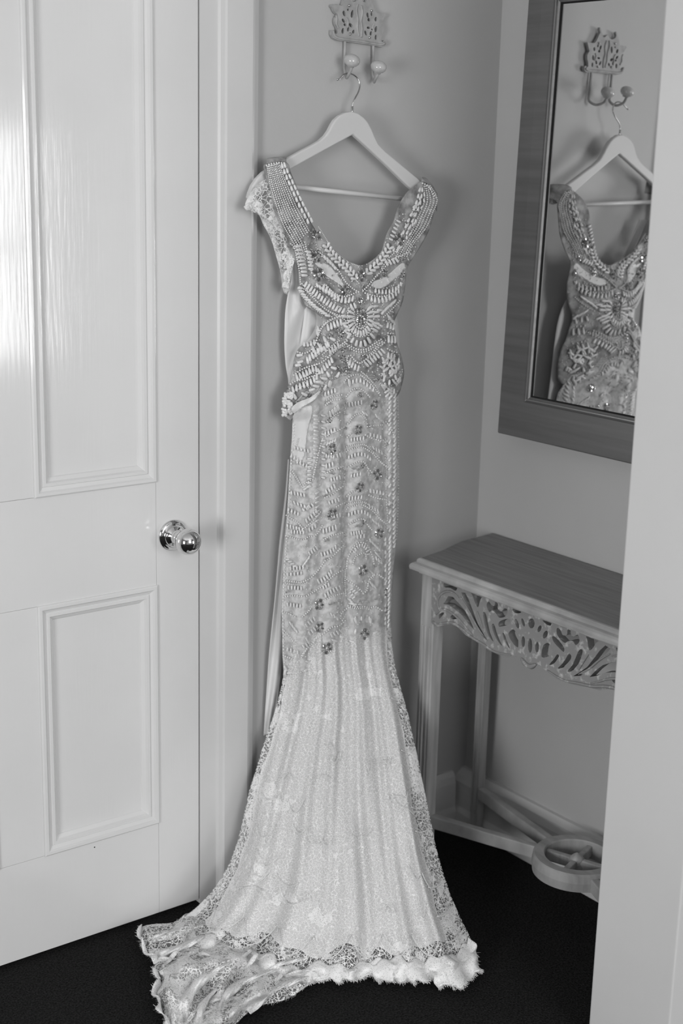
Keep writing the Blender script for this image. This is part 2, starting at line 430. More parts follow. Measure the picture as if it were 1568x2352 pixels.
ringstrip('frame_bead', .0075, .0045, .006, .0125, M['bead'])
ringstrip('frame_rebate', .001, -.0035, -.003, .0012, M['black'])
bm = bmesh.new(); vs = [[bm.verts.new(MP(a, b, d)) for a, b in ((a0-.003, b0-.003), (a1+.003, b0-.003), (a1+.003, b1+.003), (a0-.003, b1+.003))] for d in (0, -.004)]
bm.faces.new(vs[0]); bm.faces.new(vs[1][::-1])
for k in range(4): bm.faces.new((vs[0][k], vs[0][(k+1) % 4], vs[1][(k+1) % 4], vs[1][k]))
g_ = adopt(from_bm('mirror_glass', bm, M['mirror']), mir)

# ================================================================== CONSOLE TABLE
TY0, TY1, TYC = -.045, -.895, -.512; TX0, TX1 = 2.087, 2.362; TZ = .785
tbl = empty('console_table', (2.24, TYC, FZ), 'whitewashed wooden console table with pierced carved apron below the mirror', 'table')
def T(o): return adopt(o, tbl)
# moulded top : stacked outline with ogee edge; the left end is angled slightly
TXB = XR-.006
oc = [(TX0, TY0-.075), (TX0+.1, TY0-.055), (TX0+.2, TY0-.015), (TXB, TY0), (TXB, -.898), (TX0, -.898)]
bm = bmesh.new(); rings = []
cxm = sum(p[0] for p in oc)/6; cym = sum(p[1] for p in oc)/6
def inset(p, d):
    x, y = p; sx = 0 if x > TXB-.01 else (d if x <= TX0+.001 else 0); sy = 0
    if y > -.2: sy = -d
    return (x+sx, y+sy if y > -.2 else y+d*(y < -.8))
for d, z in ((.010, TZ-.030), (.001, TZ-.028), (0, TZ-.022), (.001, TZ-.017), (.005, TZ-.013), (.012, TZ-.010), (.013, TZ-.005), (.016, TZ-.001), (.020, TZ)):
    rings.append([bm.verts.new((*inset(p, d), z)) for p in oc])
for A, B in zip(rings, rings[1:]):
    for k in range(6): bm.faces.new((A[k], A[(k+1) % 6], B[(k+1) % 6], B[k]))
bm.faces.new(rings[0][::-1]); f = bm.faces.new(rings[-1])
o = from_bm('table_top', bm, M['wood']); o.data.materials.append(M['top'])
for p in o.data.polygons:
    if p.normal.z > .9 and p.area > .05: p.material_index = 1
T(o)
AX = 2.115
# underside moulding
T(box('top_moulding', AX-.006, XR-.03, -.88, TY0-.085, TZ-.040, TZ-.030, M['wood'], bv=.002))
def leg(x, y):
    bm = bmesh.new(); s = .017 if x < 2.2 else .0125
    box_bm(bm, x-s, x+s, y-s-.001, y+s+(.012 if x < 2.2 else 0)*(1 if y > TYC else 0), FZ, TZ-.04); bevel(bm, .002, 1)
    T(from_bm('leg', bm, M['legwood']))
    L_ = bpy.data.objects[-1] if False else None
    for dy in (-.007, 0.007, .018) if (x < 2.2 and y > TYC) else (-.007, .007):      # reeds on the front face
        bm = bmesh.new(); box_bm(bm, x-s-.0025, x-s+.001, y+dy-.003, y+dy+.003, .06, .62); bevel(bm, .0012, 1); T(from_bm('reed', bm, M['legwood']))
LEGY = (-.163, 2*TYC+.163)
for y in LEGY:
    leg(AX+.018, y); leg(XR-.0625, y-.045 if y < -.5 else y+.045)
for y in (LEGY[0]+.03, LEGY[1]): T(box('side_apron', AX+.034, XR-.079, y-.01, y+.008, TZ-.12, TZ-.04, M['legwood'], bv=.002))
T(box('back_apron', XR-.085, XR-.067, LEGY[1]+.017, LEGY[0]+.04, TZ-.12, TZ-.04, M['wood'], bv=.002))
# carved apron traced in its own plane (y, z), left half mirrored about the centre
def cc(X, Y): p = PX(900+X*.35077, 1180+Y*.35077, AX); return (p.y, p.z)
H1 = [[(345,430),(388,452),(425,475),(415,505),(380,485),(340,478)],
 [(368,540),(398,545),(440,590),(480,640),(512,700),(540,765),(500,722),(462,670),(420,632),(368,595),(335,590),(350,570)],
 [(452,515),(480,518),(505,570),(530,640),(560,720),(600,790),(628,836),(590,800),(545,725),(510,640),(475,570)],
 [(515,505),(550,520),(585,540),(575,570),(562,612),(545,590),(530,545)],
 [(618,600),(632,574),(650,598),(668,604),(676,574),(692,590),(692,622),(716,642),(732,622),(752,625),(752,655),(735,675),(700,680),(682,655),(655,632),(635,642)],
 [(594,650),(606,645),(618,670),(628,720),(642,780),(664,838),(632,800),(606,730)],
 [(652,730),(668,725),(685,780),(702,825),(720,865),(688,830),(662,775)],
 [(722,788),(734,785),(750,830),(772,885),(745,852)],
 [(700,710),(735,692),(765,690),(775,705),(762,725),(730,735),(698,738)],
 [(790,622),(815,628),(845,645),(820,652),(795,642)],
 [(762,790),(780,762),(800,762),(822,800),(826,850),(820,875),(785,840)],
 [(305,668),(322,648),(340,650),(325,672),(308,688)], [(380,678),(398,662),(425,685),(400,692)]]
def ell(cx_, cy_, rx, ry, rot=0): return [(cx_+rx*math.cos(t)*math.cos(rot)-ry*math.sin(t)*math.sin(rot), cy_+rx*math.cos(t)*math.sin(rot)+ry*math.sin(t)*math.cos(rot)) for t in [k*math.pi/5 for k in range(10)]]
H1 += [ell(817, 720, 11, 33, -.3), ell(857, 712, 9, 28, -.3), ell(858, 838, 12, 36)]
CTR = [ell(912, 718, 21, 33), ell(903, 863, 14, 48)]
bot = [(255,715),(290,738),(340,730),(385,724),(430,745),(475,790),(500,808),(540,830),(590,865),(650,902),(720,930),(790,938),(830,935),(860,962),(890,1000)]
yc = cc(907, 790)[0]
half = [cc(*p) for p in smooth_pts(bot, 3)]
half = [p for p in half if p[0] > yc+.004]
zt = TZ-.038
drop = (yc, cc(912, 1014)[1])
left = [(cc(262, 400)[0], zt)]+half
outline = left+[drop]+[(2*yc-y, z) for y, z in reversed(left)]
hl = [[cc(*p) for p in (smooth_pts(h, 3, True) if len(h) < 10 or len(h) > 12 else h)] for h in H1]
holes = hl+[[(2*yc-y, z) for y, z in h] for h in hl]+[[cc(*p) for p in h] for h in CTR]
def clean(h):      # keep holes clear of the rail above
    return [(y, min(z, zt-.006)) for y, z in h]
holes = [clean(h) for h in holes]
ap = plate('carved_apron', outline, holes, lambda y, z: Vector((AX, y, z)), Vector((.020, 0, 0)), M['carve'])
bvm = ap.modifiers.new('worn edges', 'BEVEL'); bvm.width = .0016; bvm.segments = 2; bvm.limit_method = 'ANGLE'
T(ap)
# raised leaf ribs and scrolls carved proud of the board
def rib(pts, r, name='carved_leaf'):
    q = [Vector((AX-.001, *cc(*p))) for p in smooth_pts(pts, 4)]
    for sgn in (0, 1):
        qq = [Vector((p.x, 2*yc-p.y, p.z)) if sgn else p for p in q]
        n = len(qq); vs, fs = tube(qq, r, 6, taper=[.35+.65*math.sin(math.pi*min(1, (i+.6)/n)) for i in range(n)])
        T(mesh(name, vs, fs, M['carve'], None, True))
rib([(318,640),(300,590),(308,545),(345,512),(395,512),(438,548)], .0032)
rib([(450,545),(500,625),(545,715),(600,800)], .0026)
rib([(290,660),(330,625),(380,640),(440,690),(490,750),(530,795)], .0028)
rib([(560,640),(580,700),(600,770)], .0022)
rib([(880,990),(915,1000),(945,985)], .006)
rib([(268,704),(300,722),(350,715),(400,715),(450,745),(520,805),(600,855),(680,905),(780,925)], .0035)
# stretchers meeting at a pierced ring
RC = Vector((2.262, -.548, .135))
def bar(name, a, b, w_, h_, m):
    a = Vector(a); b = Vector(b); t = (b-a).normalized(); s = Vector((-t.y, t.x, 0)).normalized()*w_/2; u = Vector((0, 0, h_/2))
    bm = bmesh.new(); v = [bm.verts.new(p+i*s+j*u) for p in (a, b) for i, j in ((-1, -1), (1, -1), (1, 1), (-1, 1))]
    for f in ((0,1,2,3),(7,6,5,4),(0,4,5,1),(1,5,6,2),(2,6,7,3),(3,7,4,0)): bm.faces.new([v[k] for k in f])
    bmesh.ops.recalc_face_normals(bm, faces=bm.faces); bevel(bm, .003, 2)
    T(from_bm(name, bm, m))
for lx in (AX+.018, XR-.0625):
    for ly in LEGY:
        a = Vector((lx, ly + ((.045 if ly > -.5 else -.045) if lx > 2.2 else 0), .118)); c = Vector((RC.x, RC.y, .128))
        d = (c-a).normalized(); bar('stretcher', a+d*.015, c-d*.098, .02, .032, M['wood'])
def annulus(name, r1, r2, z0, z1, m, seg=48):
    bm = bmesh.new(); rg = []
    for k in range(seg):
        t = 2*math.pi*k/seg; c_, s_ = math.cos(t), math.sin(t)
        rg.append([bm.verts.new((RC.x+r*c_, RC.y+r*s_, z)) for r, z in ((r1, z0), (r2, z0), (r2+.002, (z0+z1)/2), (r2, z1-.004), (r2-.004, z1), (r1+.002, z1), (r1, z1-.003))])
    for k in range(seg):
        A, B = rg[k], rg[(k+1) % seg]
        for i in range(7): bm.faces.new((A[i], A[(i+1) % 7], B[(i+1) % 7], B[i]))
    T(from_bm(name, bm, m))
annulus('stretcher_ring', .074, .101, .108, .150, M['wood'])
for k in range(4):
    an = math.radians(20+90*k); d = Vector((math.cos(an), math.sin(an), 0)); c = Vector((RC.x, RC.y, .128))
    bar('ring_spoke', c+d*.008, c+d*.078, .014, .026, M['legwood'])
lathe('finial', [(0, .016), (.01, .02), (.02, .014), (.028, .018), (.036, .010), (.042, .002)], (RC.x, RC.y, .112), (0, 0, 1), M['legwood'], None, 16)
T(bpy.data.objects['finial'])

# ================================================================== HOOK RACK
def c1(X, Y): return (540+X/3.136, Y/3.136)
rk = empty('hook_rack', P(825, 95, -.01), 'small cast hook rack with pierced leafy plate and two china knobs', 'hook rack')
def K(o): return adopt(o, rk)
ol = [(695,215),(703,228),(712,240),(728,245),(738,235),(738,215),(733,195),(722,175),(718,150),(722,128),(736,112),(738,104),(724,95),(712,78),(704,58),(692,45),(700,30),(720,36),(745,35),(768,42),
 (775,20),(782,0),(795,-25),(806,-52),(818,-62),(822,-48),(812,-30),(816,-12),(835,5),(850,15),(880,8),(888,-8),(900,-14),(912,-2),(920,12),(940,18),(950,0),(962,-18),(972,-45),(986,-52),(984,-34),(974,-12),(984,15),(995,50),(1012,85),(1035,92),(1060,95),(1085,100),
 (1076,122),(1064,150),(1056,165),(1066,185),(1072,205),(1066,235),(1055,262),(1050,290),(1060,303),(1072,290),(1083,298),(1086,315),(1078,333),(1060,340),(1030,335),(980,326),(930,318),(880,311),(820,303),(780,296),(740,290),(710,275),(694,250)]
def eh(x, y, rx, ry, rot=0): return ell(x, y, rx, ry, rot)
hs = [eh(785,97,9,20,-.2), eh(843,100,9,28,.15), eh(812,70,6,8), eh(780,150,8,17,-.5), eh(790,178,8,10,-.3), eh(832,182,10,16,-.6), eh(776,222,9,20,.1), eh(814,212,7,15,.2), eh(852,228,8,14,.3), eh(828,240,7,6),
      eh(955,110,8,20,-.15), eh(963,142,9,12,-.2), eh(982,102,6,13), eh(1013,138,8,16,.1), eh(960,200,12,8,.2), eh(940,238,7,18,-.3), eh(978,240,8,16,.2), eh(1014,210,8,22,.15), eh(1013,268,7,18,.05), eh(986,212,5,7)]
pl = plate('back_plate', [c1(*p) for p in ol], [[c1(sum(q[0] for q in h)/10+(p[0]-sum(q[0] for q in h)/10)*1.18, sum(q[1] for q in h)/10+(p[1]-sum(q[1] for q in h)/10)*1.06) for p in h] for h in hs], lambda a, b: P(a, b, -.012), Vector((0, .008, 0)), M['rack'])
bb = pl.modifiers.new('soft edges', 'BEVEL'); bb.width = .0012; bb.segments = 2; bb.limit_method = 'ANGLE'
K(pl)
for p in ((822,40),(982,78),(828,246),(967,272)):
    c = P(*c1(*p), -.014); o = lathe('screw', [(-.004, .0028), (0, .0028), (.0012, .0022), (.002, .0008)], c, (0, -1, 0), M['steel'], None, 12); K(o)
def embossed(pts, r):
    vs, fs = tube([P(*c1(*p), -.0125) for p in smooth_pts(pts, 5)], r, 6); K(mesh('embossed_scroll', vs, fs, M['rack'], None, True))
embossed([(704,220),(716,258),(750,276),(820,288),(900,297),(980,312),(1050,322),(1074,312)], .003)
embossed([(725,110),(732,140),(728,170),(742,205)], .002); embossed([(800,130),(812,160),(806,200)], .0022); embossed([(1000,170),(990,190),(998,230)], .0022)
embossed([(880,30),(872,80),(882,140),(878,200),(890,262)], .0024); embossed([(905,40),(915,90),(905,150),(912,210),(905,270)], .0024)
for (X0, Y0, X1, Y1, kx, ky) in ((790, 285, 792, 455, 840, 436), (994, 318, 988, 520, 1033, 482)):
    zlo = P(*c1(X1, Y1+70), -.03).z
    a = P(*c1(X0, Y0), -.008); b = P(*c1(X1, Y1-20), -.009)
    kp = P(*c1(kx, ky), -.052)
    kb = Vector((kp.x-.0, -.052, kp.z-.012))
    b.x = a.x*.6+kb.x*.4 if False else a.x
    low = P(*c1(X0+22, 560 if X0 < 900 else 592), -.028).z
    pts = [a, (a+b)/2, Vector((b.x, -.008, low+.022)), Vector((b.x+.001, -.012, low+.008)), Vector(((b.x+kb.x)/2, -.026, low)), Vector((kb.x, -.042, low+.006)), Vector((kb.x, -.050, low+.016)), kb]
    vs, fs = tube(smooth_pts(pts, 6), .0033, 10)
    h = K(mesh('hook', vs, fs, M['rack'], None, True))
    kk = lathe('china_knob', [(-.014, .0075), (-.011, .0085), (-.010, .012), (-.005, .0165), (.001, .0178), (.006, .0165), (.010, .012), (.0125, .006), (.0132, .001)], kp, Vector((0.0, -.35, 1)), M['porcelain'], None, 32)
    K(kk)

# ================================================================== HANGER
hg = empty('coat_hanger', P(808, 300, -.055), 'white wooden coat hanger with steel hook on the rack, holding the gown', 'hanger')
def G(o): return adopt(o, hg)
HY = -.048
oh = [(840,803),(795,812),(755,832),(722,862),(700,897),(680,938),(652,978),(612,1013),(560,1043),(480,1085),(400,1130),(340,1162),(270,1200),(205,1240),(160,1285),(128,1335),(108,1385),(96,1430),(120,1440),(160,1425),(210,1385),(270,1320),(330,1270),(385,1228),(450,1192),(560,1130),(700,1053),(800,998),(852,970),
      (900,1012),(950,1058),(1025,1128),(1100,1198),(1185,1282),(1250,1345),(1300,1385),(1350,1420),(1400,1440),(1425,1430),(1425,1400),(1400,1360),(1345,1308),(1290,1262),(1225,1208),(1150,1145),(1085,1092),(1035,1040),(1005,980),(985,930),(958,880),(928,845),(888,815)]
ho = plate('hanger_body', [c1(*p) for p in oh], [], lambda a, b: P(a, b, HY-.007), Vector((0, .014, 0)), M['hanger'])
b3 = ho.modifiers.new('rounded', 'BEVEL'); b3.width = .0035; b3.segments = 3; b3.limit_method = 'ANGLE'; b3.angle_limit = math.radians(50)
G(ho)
vs, fs = tube([P(*c1(330, 1338), HY), P(*c1(1310, 1442), HY)], .0052, 14); G(mesh('trouser_bar', vs, fs, M['hanger'], None, True))
hk = [(735,574),(748,570),(770,547),(800,529),(832,531),(866,549),(889,580),(897,620),(884,668),(858,715),(844,752),(842,780),(842,812)]
hy = [HY+.010, HY+.010, HY+.012, HY+.014, HY+.014, HY+.012, HY+.010, HY+.008, HY+.004, HY, HY, HY, HY]
pp = smooth_pts([tuple(P(*c1(*p), y)) for p, y in zip(hk, hy)], 6)
vs, fs = tube(pp, .0017, 10); G(mesh('hook', vs, fs, M['steel'], None, True))
e_ = P(*c1(735, 574), HY+.010); G(lathe('hook_tip', [(-.0025, .0005), (-.001, .0024), (.001, .0024), (.0025, .0005)], e_, (1, 0, .3), M['steel'], None, 12))
a_ = P(*c1(842, 765), HY); G(lathe('ferrule', [(0, .0026), (.016, .0026), (.017, .002)], a_, (0, 0, -1), M['steel'], None, 12))

# ================================================================== THE GOWN
dress = empty('wedding_dress', (1.78, -.30, FZ), 'beaded white lace wedding gown hanging from the hanger, its hem trailing on the carpet', 'dress')
def D(o, stuff=False):
    adopt(o, dress)
    if stuff: o['kind'] = 'stuff'
    return o
def s2(p): return (540+p[0]/3.136, 400+p[1]/3.136)
def s3(p): return (600+p[0]/3.92, 640+p[1]/3.92)
def s4(p): return (600+p[0]/4.3556, 900+p[1]/4.3556)
def s5(p): return (600+p[0]/4.3556, 1230+p[1]/4.3556)
def s1(p): return c1(*p)
LE = [(370, 606), (430, 622), (480, 634), (530, 652), (580, 670), (620, 684), (660, 688), (700, 700), (740, 730), (790, 700), (830, 676), (870, 668), (900, 655), (940, 650), (965, 672), (1000, 670), (1100, 663), (1200, 658), (1300, 650), (1400, 646), (1500, 648), (1560, 652)]
RE = [(400, 985), (455, 1004), (480, 1000), (530, 985), (570, 962), (600, 940), (620, 933), (690, 925), (720, 912), (740, 905), (790, 912), (830, 925), (855, 928), (880, 922), (930, 913), (1000, 915), (1130, 915), (1200, 912), (1260, 908), (1300, 903), (1400, 897), (1490, 896), (1560, 898)]
BUL = [(380, .004), (600, .022), (660, .030), (740, .036), (830, .044), (900, .044), (960, .036), (1200, .036), (1560, .028)]
def seam(px, py, c, w_, a): return a*math.exp(-((px-c)/w_)**2)
def bodyY(px, py, front=0.):
    L_, R_e = interp(py, LE), interp(py, RE); u = min(1, max(0, (px-L_)/(R_e-L_)))
    b = interp(py, BUL); y = -.060 - b*(1-abs(2*u-1)**2.6)
    if py < 620: y = -.068-.012*math.sin(px*.05)*.2-(.012 if px < 800 else .004)*math.sin(math.pi*min(1, max(0, (py-380)/240)))
    if py > 880:
        k = min(1, (py-880)/60)
        y += k*(seam(px, py, 792, 9, .014)+seam(px, py, 735+.02*(py-1200)*-1, 12, .007)+seam(px, py, 884, 9, .014)+seam(px, py, 712, 9, .008))
        y -= k*.004*math.sin(px*.11+py*.004)
    if 700 < py < 965: y -= (1-abs(2*u-1)**3)*.006*math.sin(py*.085+px*.03)*min(1, (py-700)/60)*min(1, (965-py)/20)
    return y-front
def blend(px, py, front=0.):      # soft joint between straps and bodice
    if 590 < py < 660:
        t = (py-590)/70; t = t*t*(3-2*t)
        a = -.08; 
        L_, R_e = interp(py, LE), interp(py, RE); u = min(1, max(0, (px-L_)/(R_e-L_)))
        b = -.060-interp(py, BUL)*(1-abs(2*u-1)**2.6)
        s_ = -.068-(.012 if px < 800 else .004)*math.sin(math.pi*min(1, max(0, (py-380)/240)))
        return s_*(1-t)+b*t-front
    return bodyY(px, py, front)
def surf(name, outline, m, yf, step=7, thick=.0015, sm=True):
    ov, of = cdt([tuple(p) for p in outline], [], step)
    vs = [P(v[0], v[1], yf(v[0], v[1])) for v in ov]
    o = D(mesh(name, vs, of, m, None, sm))
    md = o.modifiers.new('cloth thickness', 'SOLIDIFY'); md.thickness = thick; md.offset = 0
    return o
# ---- bodice front with V neckline, closed over the hanger at the shoulders
neck = [(657, 372), (668, 398), (682, 432), (697, 478), (712, 508), (733, 540), (765, 572), (798, 598), (826, 609)]
neckr = [(850, 601), (876, 578), (883, 556), (892, 532), (906, 506), (912, 482), (918, 466), (934, 442), (953, 426), (968, 417)]
lo_l = [(612, 376), (606, 388), (618, 428), (634, 482), (652, 530), (670, 580), (684, 620), (688, 660), (700, 700), (722, 716), (738, 730), (738, 742), (728, 765), (722, 785), (700, 790), (684, 803), (674, 830), (672, 862), (662, 886), (652, 912), (648, 935), (652, 952), (668, 966), (676, 955)]
lo_b = [(690, 938), (722, 916), (738, 900), (752, 882), (790, 862), (826, 856), (850, 870), (880, 900), (905, 912)]
lo_r = [(916, 902), (924, 876), (927, 852), (922, 822), (912, 792), (908, 770), (904, 742), (912, 720), (924, 692), (930, 655), (934, 618), (944, 598), (964, 568), (984, 530), (999, 480), (1004, 456), (992, 440), (978, 420)]
bod_out = smooth_pts(neck+neckr+lo_r[::-1]+lo_b[::-1]+lo_l[::-1], 3, True)
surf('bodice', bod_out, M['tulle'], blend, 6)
# satin cups seen between the bead work
def patch(name, pts, m, off=.0012, step=5): return surf(name, smooth_pts(pts, 3, True), m, lambda a, b: blend(a, b, off), step, .0006)
patch('satin_cup', [s2(p) for p in [(575,640),(640,640),(700,680),(760,760),(800,830),(760,800),(700,760),(640,720),(600,670)]], M['satin'])
patch('satin_cup', [s2(p) for p in [(1000,770),(1060,750),(1130,700),(1200,640),(1225,660),(1195,720),(1140,760),(1080,810),(1020,825),(985,800)]], M['satin'])
# beaded skirt column
col_out = [(672, 930), (700, 900), (740, 875), (800, 850), (850, 858), (905, 890), (913, 930)]
col_out += [(interp(y, RE), y) for y in range(960, 1480, 20)]+[(896, 1484), (880, 1470), (850, 1466), (820, 1470), (790, 1484), (740, 1508), (722, 1522), (690, 1545), (653, 1556)]
col_out += [(interp(y, LE), y) for y in range(1540, 965, -20)]
surf('beaded_skirt_panel', col_out, M['tulle2'], bodyY, 4.5)
o = patch('satin_underlay', [(676, 948), (712, 930), (716, 950), (706, 990), (700, 1040), (690, 1060), (672, 1050), (671, 990)], M['satin'], .002)
patch('satin_sash', [s4(p) for p in [(300,170),(345,118),(410,86),(480,60),(540,20),(575,-5),(592,0),(560,50),(520,88),(450,130),(400,160),(350,205),(325,215)]], M['satin'], .016, 4)
# ---- satin lining of the open armhole, hanging behind the front
def rows_lr(tab, yf, n=14, sub=8):
    tab = smooth_pts(tab, sub); rows = []
    for (yl, xl, yr, xr) in tab:
        rows.append([P(xl+(xr-xl)*k/n, yl+(yr-yl)*k/n, yf(k/n, xl+(xr-xl)*k/n, yl+(yr-yl)*k/n)) for k in range(n+1)])
    return rows
lin = [(600, 664, 598, 690), (640, 668, 640, 700), (680, 660, 680, 712), (715, 655, 715, 745), (760, 653, 745, 760), (800, 653, 780, 742), (840, 656, 800, 710), (870, 661, 830, 684), (900, 664, 868, 674), (925, 667, 915, 671)]
D(grid('satin_lining', rows_lr(lin, lambda k, x, y: -.030-.028*k+.010*abs(math.sin((k*1.9+(y-640)*.011)*2.2))*min(1, k*3)), M['satin'], None, .001))
# ---- trailing back panel seen as a narrow strip left of the column
trail = [(1055, 661, 1055, 666), (1130, 655, 1130, 663), (1190, 648, 1190, 660), (1250, 641, 1250, 657), (1300, 637, 1300, 653), (1390, 629, 1390, 649), (1500, 618, 1500, 650), (1600, 611, 1590, 640), (1690, 605, 1680, 625)]
D(grid('trailing_panel', rows_lr(trail, lambda k, x, y: -.020-.012*k-.006*math.sin(k*8+y*.01), 10), M['satin'], None, .001))
D(grid('back_lining', rows_lr([(480, 640, 480, 692), (540, 660, 540, 716), (620, 690, 620, 760), (700, 700, 700, 900), (900, 676, 900, 915), (1200, 662, 1200, 905), (1500, 655, 1500, 890)], lambda k, x, y: -.038-.004*math.sin(k*14), 12), M['satin'], None, .001))
# strap returns over the hanger
for pts in ([(612, 376), (635, 372), (657, 372)], [(968, 417), (978, 420), (992, 436), (1004, 455)]):
    q = smooth_pts(pts, 5); rows = []
    for k in range(9):
        t = math.pi*k/8
        rows.append([P(x, y, -.047-.024*math.cos(t))+Vector((0, 0, .010*math.sin(t)-(.03 if k == 8 else 0))) for x, y in q])
    D(grid('shoulder_strap', rows, M['tulle'], None, .001))

# ---- lace cap sleeve at the left shoulder
so = [s2(p) for p in [(235,30),(180,60),(130,110),(95,160),(72,215),(85,250),(140,262),(175,300),(205,370),(245,440),(275,520),(300,610),(325,700),(335,780),(350,850),(372,868)]]
si = [s2(p) for p in [(240,60),(262,110),(285,170),(305,230),(330,300),(352,380),(385,450),(410,520),(428,590),(425,630),(410,690),(398,750),(392,800),(386,830),(380,850),(374,872)]]
so = smooth_pts(so, 5); si = smooth_pts(si, 5); rows = []
for i, (a, b) in enumerate(zip(so, si)):
    rows.append([P(a[0]+(b[0]-a[0])*k/12, a[1]+(b[1]-a[1])*k/12, (-.066 if i < 24 else -.066+.030*min(1, (i-24)/20)*(1-k/12))-.006*abs(math.sin(k*.9+i*.15))) for k in range(13)])
D(grid('lace_cap_sleeve', rows, M['lace'], None))
def scallop(name, path, w_, y, bump, n=1, m=None, side=1, amp=.004):
    """narrow dense lace border with a wavy outer edge"""
    pts = resample(smooth_pts(path, 5), 4); rows = []
    for i, p in enumerate(pts):
        a = pts[max(i-1, 0)]; b = pts[min(i+1, len(pts)-1)]; t = math.atan2(b[1]-a[1], b[0]-a[0])+math.pi/2*side
        ww = w_*(.75+.35*abs(math.sin(i*bump)))
        yy = y(p[0], p[1]) if callable(y) else y
        rows.append([P(p[0]+math.cos(t)*ww*k/4, p[1]+math.sin(t)*ww*k/4, yy-amp*math.sin(i*.6+k*.7)) for k in range(5)])
    return D(grid(name, rows, m or M['lace_dense'], None, .0008))
scallop('scalloped_lace_edge', so[8:-3], 14, lambda a, b: -.066+.030*min(1, max(0, (b-490)/60)), .55, side=-1)
scallop('scalloped_lace_edge', si[10:-8], 16, -.062, .5, side=1)
scallop('scalloped_lace_edge', [s2(p) for p in [(60,235),(110,200),(165,190),(215,235)]], 15, -.070, .6)
scallop('scalloped_lace_edge', [(968, 420), (950, 430), (932, 446), (918, 468), (910, 488), (904, 508), (890, 534), (882, 556), (876, 577), (856, 597)], 13, lambda a, b: min(-.0605, blend(a, b)+.010), .45, side=-1, amp=.002)

# ---- flared skirt : underskirt and lace overlay
TOPC = [(0, (651, 1440)), (1, (898, 1440))]
LS = [(1440, 651), (1550, 651), (1580, 646), (1640, 630), (1690, 612), (1730, 600), (1780, 585), (1815, 574), (1880, 560), (1930, 548), (1980, 530), (2020, 508), (2055, 482), (2085, 452), (2110, 420), (2128, 395)]
RS = [(1440, 898), (1480, 899), (1530, 907), (1580, 920), (1640, 937), (1690, 948), (1740, 959), (1790, 969), (1850, 982), (1900, 992), (1950, 1002), (2000, 1016), (2060, 1036), (2105, 1056), (2150, 1078), (2184, 1090)]
BC = [(0, 395, 2128), (.08, 430, 2170), (.18, 500, 2200), (.28, 580, 2222), (.40, 680, 2250), (.50, 770, 2244), (.58, 830, 2240), (.68, 900, 2236), (.78, 965, 2240), (.88, 1030, 2232), (.95, 1070, 2205), (1, 1090, 2184)]
def under_pt(u, v, off=-.001):
    lo = .030+.02*v+.007*math.sin(v*21)+.004*math.sin(v*47); hi = 1-(.052+.035*min(1, v*1.5))+.008*math.sin(v*17+1)+.004*math.sin(v*41); return skirt_pt(lo+(hi-lo)*u, v*(.935+.012*math.sin(u*19)+.008*math.sin(u*43+1)), 0, 0, 0, .13, off, .8)
def skirt_pt(u, v, insetL=0, insetR=0, insetB=0, ph=0., off=0., amp=1.):
    yl = 1440+(2128-insetB-1440)*v; yr = 1440+(2184-insetB-1440)*v
    l = (interp(yl, LS)+insetL*min(1, v*1.6), yl); r = (interp(yr, RS)-insetR*min(1, .25+v*1.4), yr)
    bx = interp(u, [(a, b) for a, b, c in BC]); by = interp(u, [(a, c) for a, b, c in BC])-insetB
    lbx, lby, rbx, rby = 395, 2128-insetB, 1090, 2184-insetB
    # straight side-to-side row plus the sag of the hem curve
    k = v**3
    uu = u
    x = l[0]+(r[0]-l[0])*uu; y = l[1]+(r[1]-l[1])*uu
    ux = (395+(1090-395)*u); uy = 2128+(2184-2128)*u-insetB
    x += (bx-ux)*k; y += (by-uy)*k
    pb = PZ(bx, by+insetB, .006)
    yb = min(-.035, pb.y)
    yt = -.052-.022*math.sin(math.pi*u)**.8
    e = v**(1.6-.75*u)
    Y = yt+(yb-yt)*e
    a = amp*(.0065+.010*v)
    f = math.sin(2*math.pi*(5.3*u+ph+.15*math.sin(5*v)))+.7*math.sin(2*math.pi*(9.1*u+.3+ph*2+.35*v))+.30*math.sin(2*math.pi*(16*u+ph+.8*v))
    env = min(1, 8*u+.1)*min(1, 8*(1-u)+.1)
    Y += a*f*env*.55-off
    Y = min(Y, -.026)
    p = P(x, y, Y)
    if p.z < .004: p = PZ(x, y, .004+.004*random.random()*0)
    if p.y > -.026: p.y = -.026
    return p
NU, NV = 220, 90
D(grid('underskirt', [[under_pt(j/NU, i/NV) for j in range(NU+1)] for i in range(NV+1)], M['under'], None, .0012))
D(grid('lace_overlay', [[skirt_pt(j/NU, i/NV, 0, 0, 0, .13, .003, .8) for j in range(NU+1)] for i in range(NV+1)], M['lace'], None))
D(grid('sheer_tulle_layer', [[under_pt(j/NU, i/NV, .008) for j in range(NU+1)] for i in range(NV+1)], M['sheer'], None))
D(grid('lace_back_layer', [[skirt_pt(j/NU, (i/NV)*.985, -2, 2, 0, .31, -.012, .5) for j in range(NU+1)] for i in range(NV+1)], M['lace'], None))
